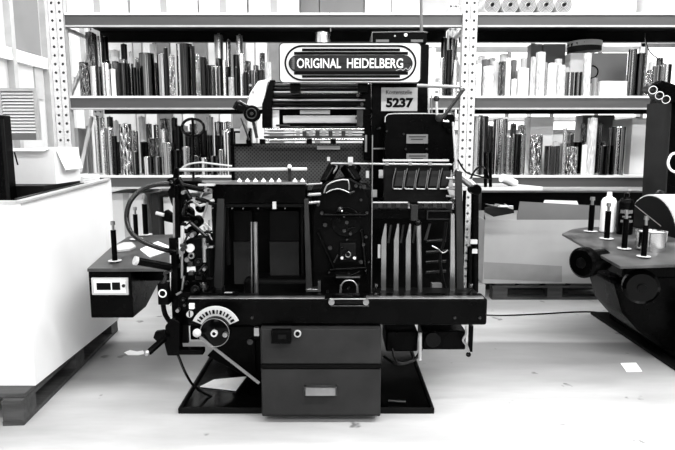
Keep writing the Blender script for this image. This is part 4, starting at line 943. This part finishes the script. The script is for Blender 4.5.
P(MB().fb(96.5, 283, 110.5, 290, 2.782, .006), 'counter_display', 'ink_black', st, smooth=False); P(MB().fb(112, 282.5, 120, 290, 2.782, .006), 'counter_keypad', 'charcoal', st, smooth=False)
P(MB().fd(123.3, 286, 1.7, 2.78, .008, 12), 'counter_button', 'dark_grey', st)
def spindle(mbase, px, pyb, pyt, z, parent, rpx=2.6):
    c = PZ(px, pyb, z); top = W(px, pyt, c.y).z; h = top - z; k = S(c.y, z)
    sp = MB().lathe(c, (0,0,1), [(0, 4.5*k), (.006, 4.5*k), (.008, rpx*k), (h*.78, rpx*k)], 14).build('spindle', 'black_enamel', parent)
    return c, h, k
def spindles(parent, z, lst, pw=2.4):
    for px, pyb, pyt in lst:
        c, h, k = spindle(None, px, pyb, pyt, z, parent, pw)
        # disc + threaded tip are built as siblings under the same table
        MB().lathe(c + Vector((0,0,.006)), (0,0,1), [(0, 6.2*k), (.002, 6.6*k), (.004, 6.2*k)], 20).build('spindle_washer', 'light_grey', parent)
        MB().lathe(c + Vector((0,0,h*.78)), (0,0,1), [(0, pw*.5*k), (h*.12, pw*.5*k), (h*.13, pw*.9*k), (h*.22, pw*.8*k)], 10).build('spindle_tip', 'steel', parent)
spindles(st, tz, [(115, 262, 221), (146, 235.5, 195)], 2.6)
spindles(st, tz, [(136.5, 240, 207)], 2.2)
# sheets and rags on the side table
MB().prism([PZ(x, y, tz+.003) for x, y in ((112,249),(124,244),(132,244),(136,248),(130,251),(118,252))], (0,0,.012)).build('rag', 'light_grey', None, label='crumpled grey rag on the side table behind the spindle', category='rag')
MB().prism([PZ(x, y, tz+.001) for x, y in ((140,250),(158,242),(169,247),(168,252),(150,258))], (0,0,.006)).build('paper_sheet', 'paper', None, smooth=False, label='pale sheet on the side table under the hose', category='paper')

# ================================================================= the second press at the right edge
p2 = root('platen_press', (2.5, 3.7, 0), 'black machine cut off by the right edge with a spindle table', 'printing press')
def Q(mb, name, m, parent=None, **k): return mb.build(name, m, parent or p2, **k)
Q(MB().box(2.03, 3.1, 2.75, 4.35, 0, .02), 'drip_tray', 'charcoal', bevel=.004, smooth=False)
mb = MB(); mb.fp([(586,268),(594,296),(608,312),(630,328),(675,348),(690,256),(640,260)], 3.75, -.4); Q(mb, 'lower_body', 'black_enamel', bevel=.02)
Q(MB().box(2.1, 2.9, 3.2, 4.2, .02, .45), 'base_casting', 'black_cast', bevel=.02)
rt = Q(table_poly([(562,233.5),(620,266),(690,264),(690,226),(588,227),(572,229)], .72, .016), 'spindle_table', 'wood_table', bevel=.003, smooth=False)
zt2 = .72
spindles(rt, zt2, [(590.5, 232, 197), (606.5, 239.5, 203), (624, 249.5, 210), (643.5, 257.5, 216)], 2.7)
Q(MB().box(1.72, 2.4, 3.3, 3.6, .55, .704), 'table_bracket', 'black_enamel', bevel=.01)
c = W(581, 263, 3.15); mb = MB(); k = S(3.15, .6)
ax = Vector((.86, .5, 0)); mb.lathe(c, ax, [(0, 4*k), (0, 13*k), (.012, 15.5*k), (.05, 15.5*k), (.055, 11*k), (.2, 11*k)], 28, caps=False)
rw = Q(mb, 'reel_hub', 'black_enamel'); Q(MB().cyl(c - ax*.004, c + ax*.03, 5.5*k), 'hub_core', 'dark_steel', rw)
c = W(642, 288, 3.1); ax = Vector((.3, .95, 0)); mb = MB(); mb.lathe(c, ax, [(0, 3*k), (.0, 14*k), (.02, 17*k), (.06, 17*k), (.1, 10*k)], 28, caps=False); rw = Q(mb, 'drive_disc', 'black_gloss'); Q(MB().cyl(c - ax*.01, c + ax*.03, 4*k), 'disc_hub', 'charcoal', rw)
# drum
c = W(649, 240, 4.05); ax = Vector((1, .03, 0)).normalized(); k = S(4.05, .8)
mb = MB(); mb.lathe(c, ax, [(0, 44*k), (.004, 46*k), (.4, 46*k), (.404, 44*k)], 40); dm = Q(mb, 'drum', 'pale_paint')
Q(MB().cyl(c - ax*.006, c + ax*.002, 44.4*k, n=40), 'drum_face', 'charcoal', dm); Q(MB().bar(W(632, 203, 3.98), W(667, 231, 3.9), .006, .006), 'drum_stay', 'steel', dm)
mb = MB(); mb.ft([(655,196),(658,191),(663,192),(664,198)], .006, 6, 4, 4.1); Q(mb, 'drum_handle', 'dark_steel', dm)
# upper cover
mb = MB(); mb.fp([(664,232),(672,100),(676,86),(720,80),(720,232)], 4.45, .32); cvr = Q(mb, 'upper_cover', 'black_enamel', bevel=.008)
mb = MB(); mb.fp([(663,232),(671,101),(672,101),(664,232)], 4.44, .34); Q(mb, 'cover_side_sheet', 'dark_grey', cvr, smooth=False)
mb = MB(); mb.fp([(657,84),(662,80),(680,86),(694,98),(694,106),(674,102),(662,92)], 4.35, .09); Q(mb, 'cover_arm', 'black_enamel', bevel=.006)
for x, y in ((653, 90), (659.5, 95.5), (666, 99.5)):
    c = W(x, y, 4.28); k = S(4.28, 1.6); ax = Vector((.3, 1, .1)).normalized()
    tb = Q(MB().lathe(c, ax, [(.2, 2.6*k), (0, 2.6*k), (0, 4.1*k), (.2, 4.1*k)], 18, caps=False), 'tube_end', 'dark_grey'); Q(MB().ring(c, ax, 3.7*k, .0025, 20, 6), 'tube_rim', 'white_paint', tb)
mb = MB(); mb.ft([(676,153),(671,155),(668,163),(671,170),(678,173)], .010, 8, 4, 4.36); Q(mb, 'white_grip', 'white_paint')
# things on the right table
def bottle(px, pyb, pyt, rpx, name, prof, m, capm, label, z=.72):
    c = PZ(px, pyb, z); c.z = z + .001; h = W(px, pyt, c.y).z - z; r = rpx * S(c.y, z)
    t = root(name, c, label, 'bottle')
    MB().lathe(c, (0,0,1), [(h*a, r*b) for a, b in prof], 22).build('body', m, t); 
    MB().lathe(c + Vector((0,0,h*.9)), (0,0,1), [(0, r*.34), (h*.1, r*.32)], 14).build('cap', capm, t)
    return t, c, h, r
PR = [(0, .9), (.02, 1), (.76, 1), (.84, .8), (.88, .4), (.9, .36)]
bottle(607, 232, 192, 7.2, 'spray_bottle', PR, 'plastic_white', 'plastic_white', 'white plastic bottle behind the spindles on the right table')
t, c, h, r = bottle(624, 234, 193, 7.6, 'solvent_can', PR, 'black_enamel', 'black_gloss', 'dark round can with pale print on the right table')
for k, (z0, z1, a0, a1) in enumerate(((.3,.36,-2.6,-1.0),(.42,.46,-2.4,-1.3),(.52,.6,-2.7,-1.1))):
    mb = MB(); n = 8
    for i in range(n):
        q0 = a0+(a1-a0)*i/n; q1 = a0+(a1-a0)*(i+1)/n
        mb.add([(c.x+r*1.01*math.cos(q), c.y+r*1.01*math.sin(q), c.z+h*z) for q, z in ((q0,z0),(q1,z0),(q1,z1),(q0,z1))], [(0,1,2,3)])
    mb.build('print_band', 'mid_grey', t)
c = PZ(650, 250, .72); c.z = .721; k = S(c.y, .75); hh = W(650, 231, c.y).z - .72 
t = root('steel_tin', c, 'polished steel tin beside the front spindle on the right table', 'tin')
MB().lathe(c, (0,0,1), [(0, 14*k), (hh*.97, 14*k), (hh, 14.6*k), (hh, 13*k), (hh*.9, 12.6*k)], 30).build('body', 'foil_silver', t)
MB().cyl(c + Vector((0,0,hh*.9)), c + Vector((0,0,hh*.93)), 12.5*k, n=26).build('lid', 'light_grey', t)
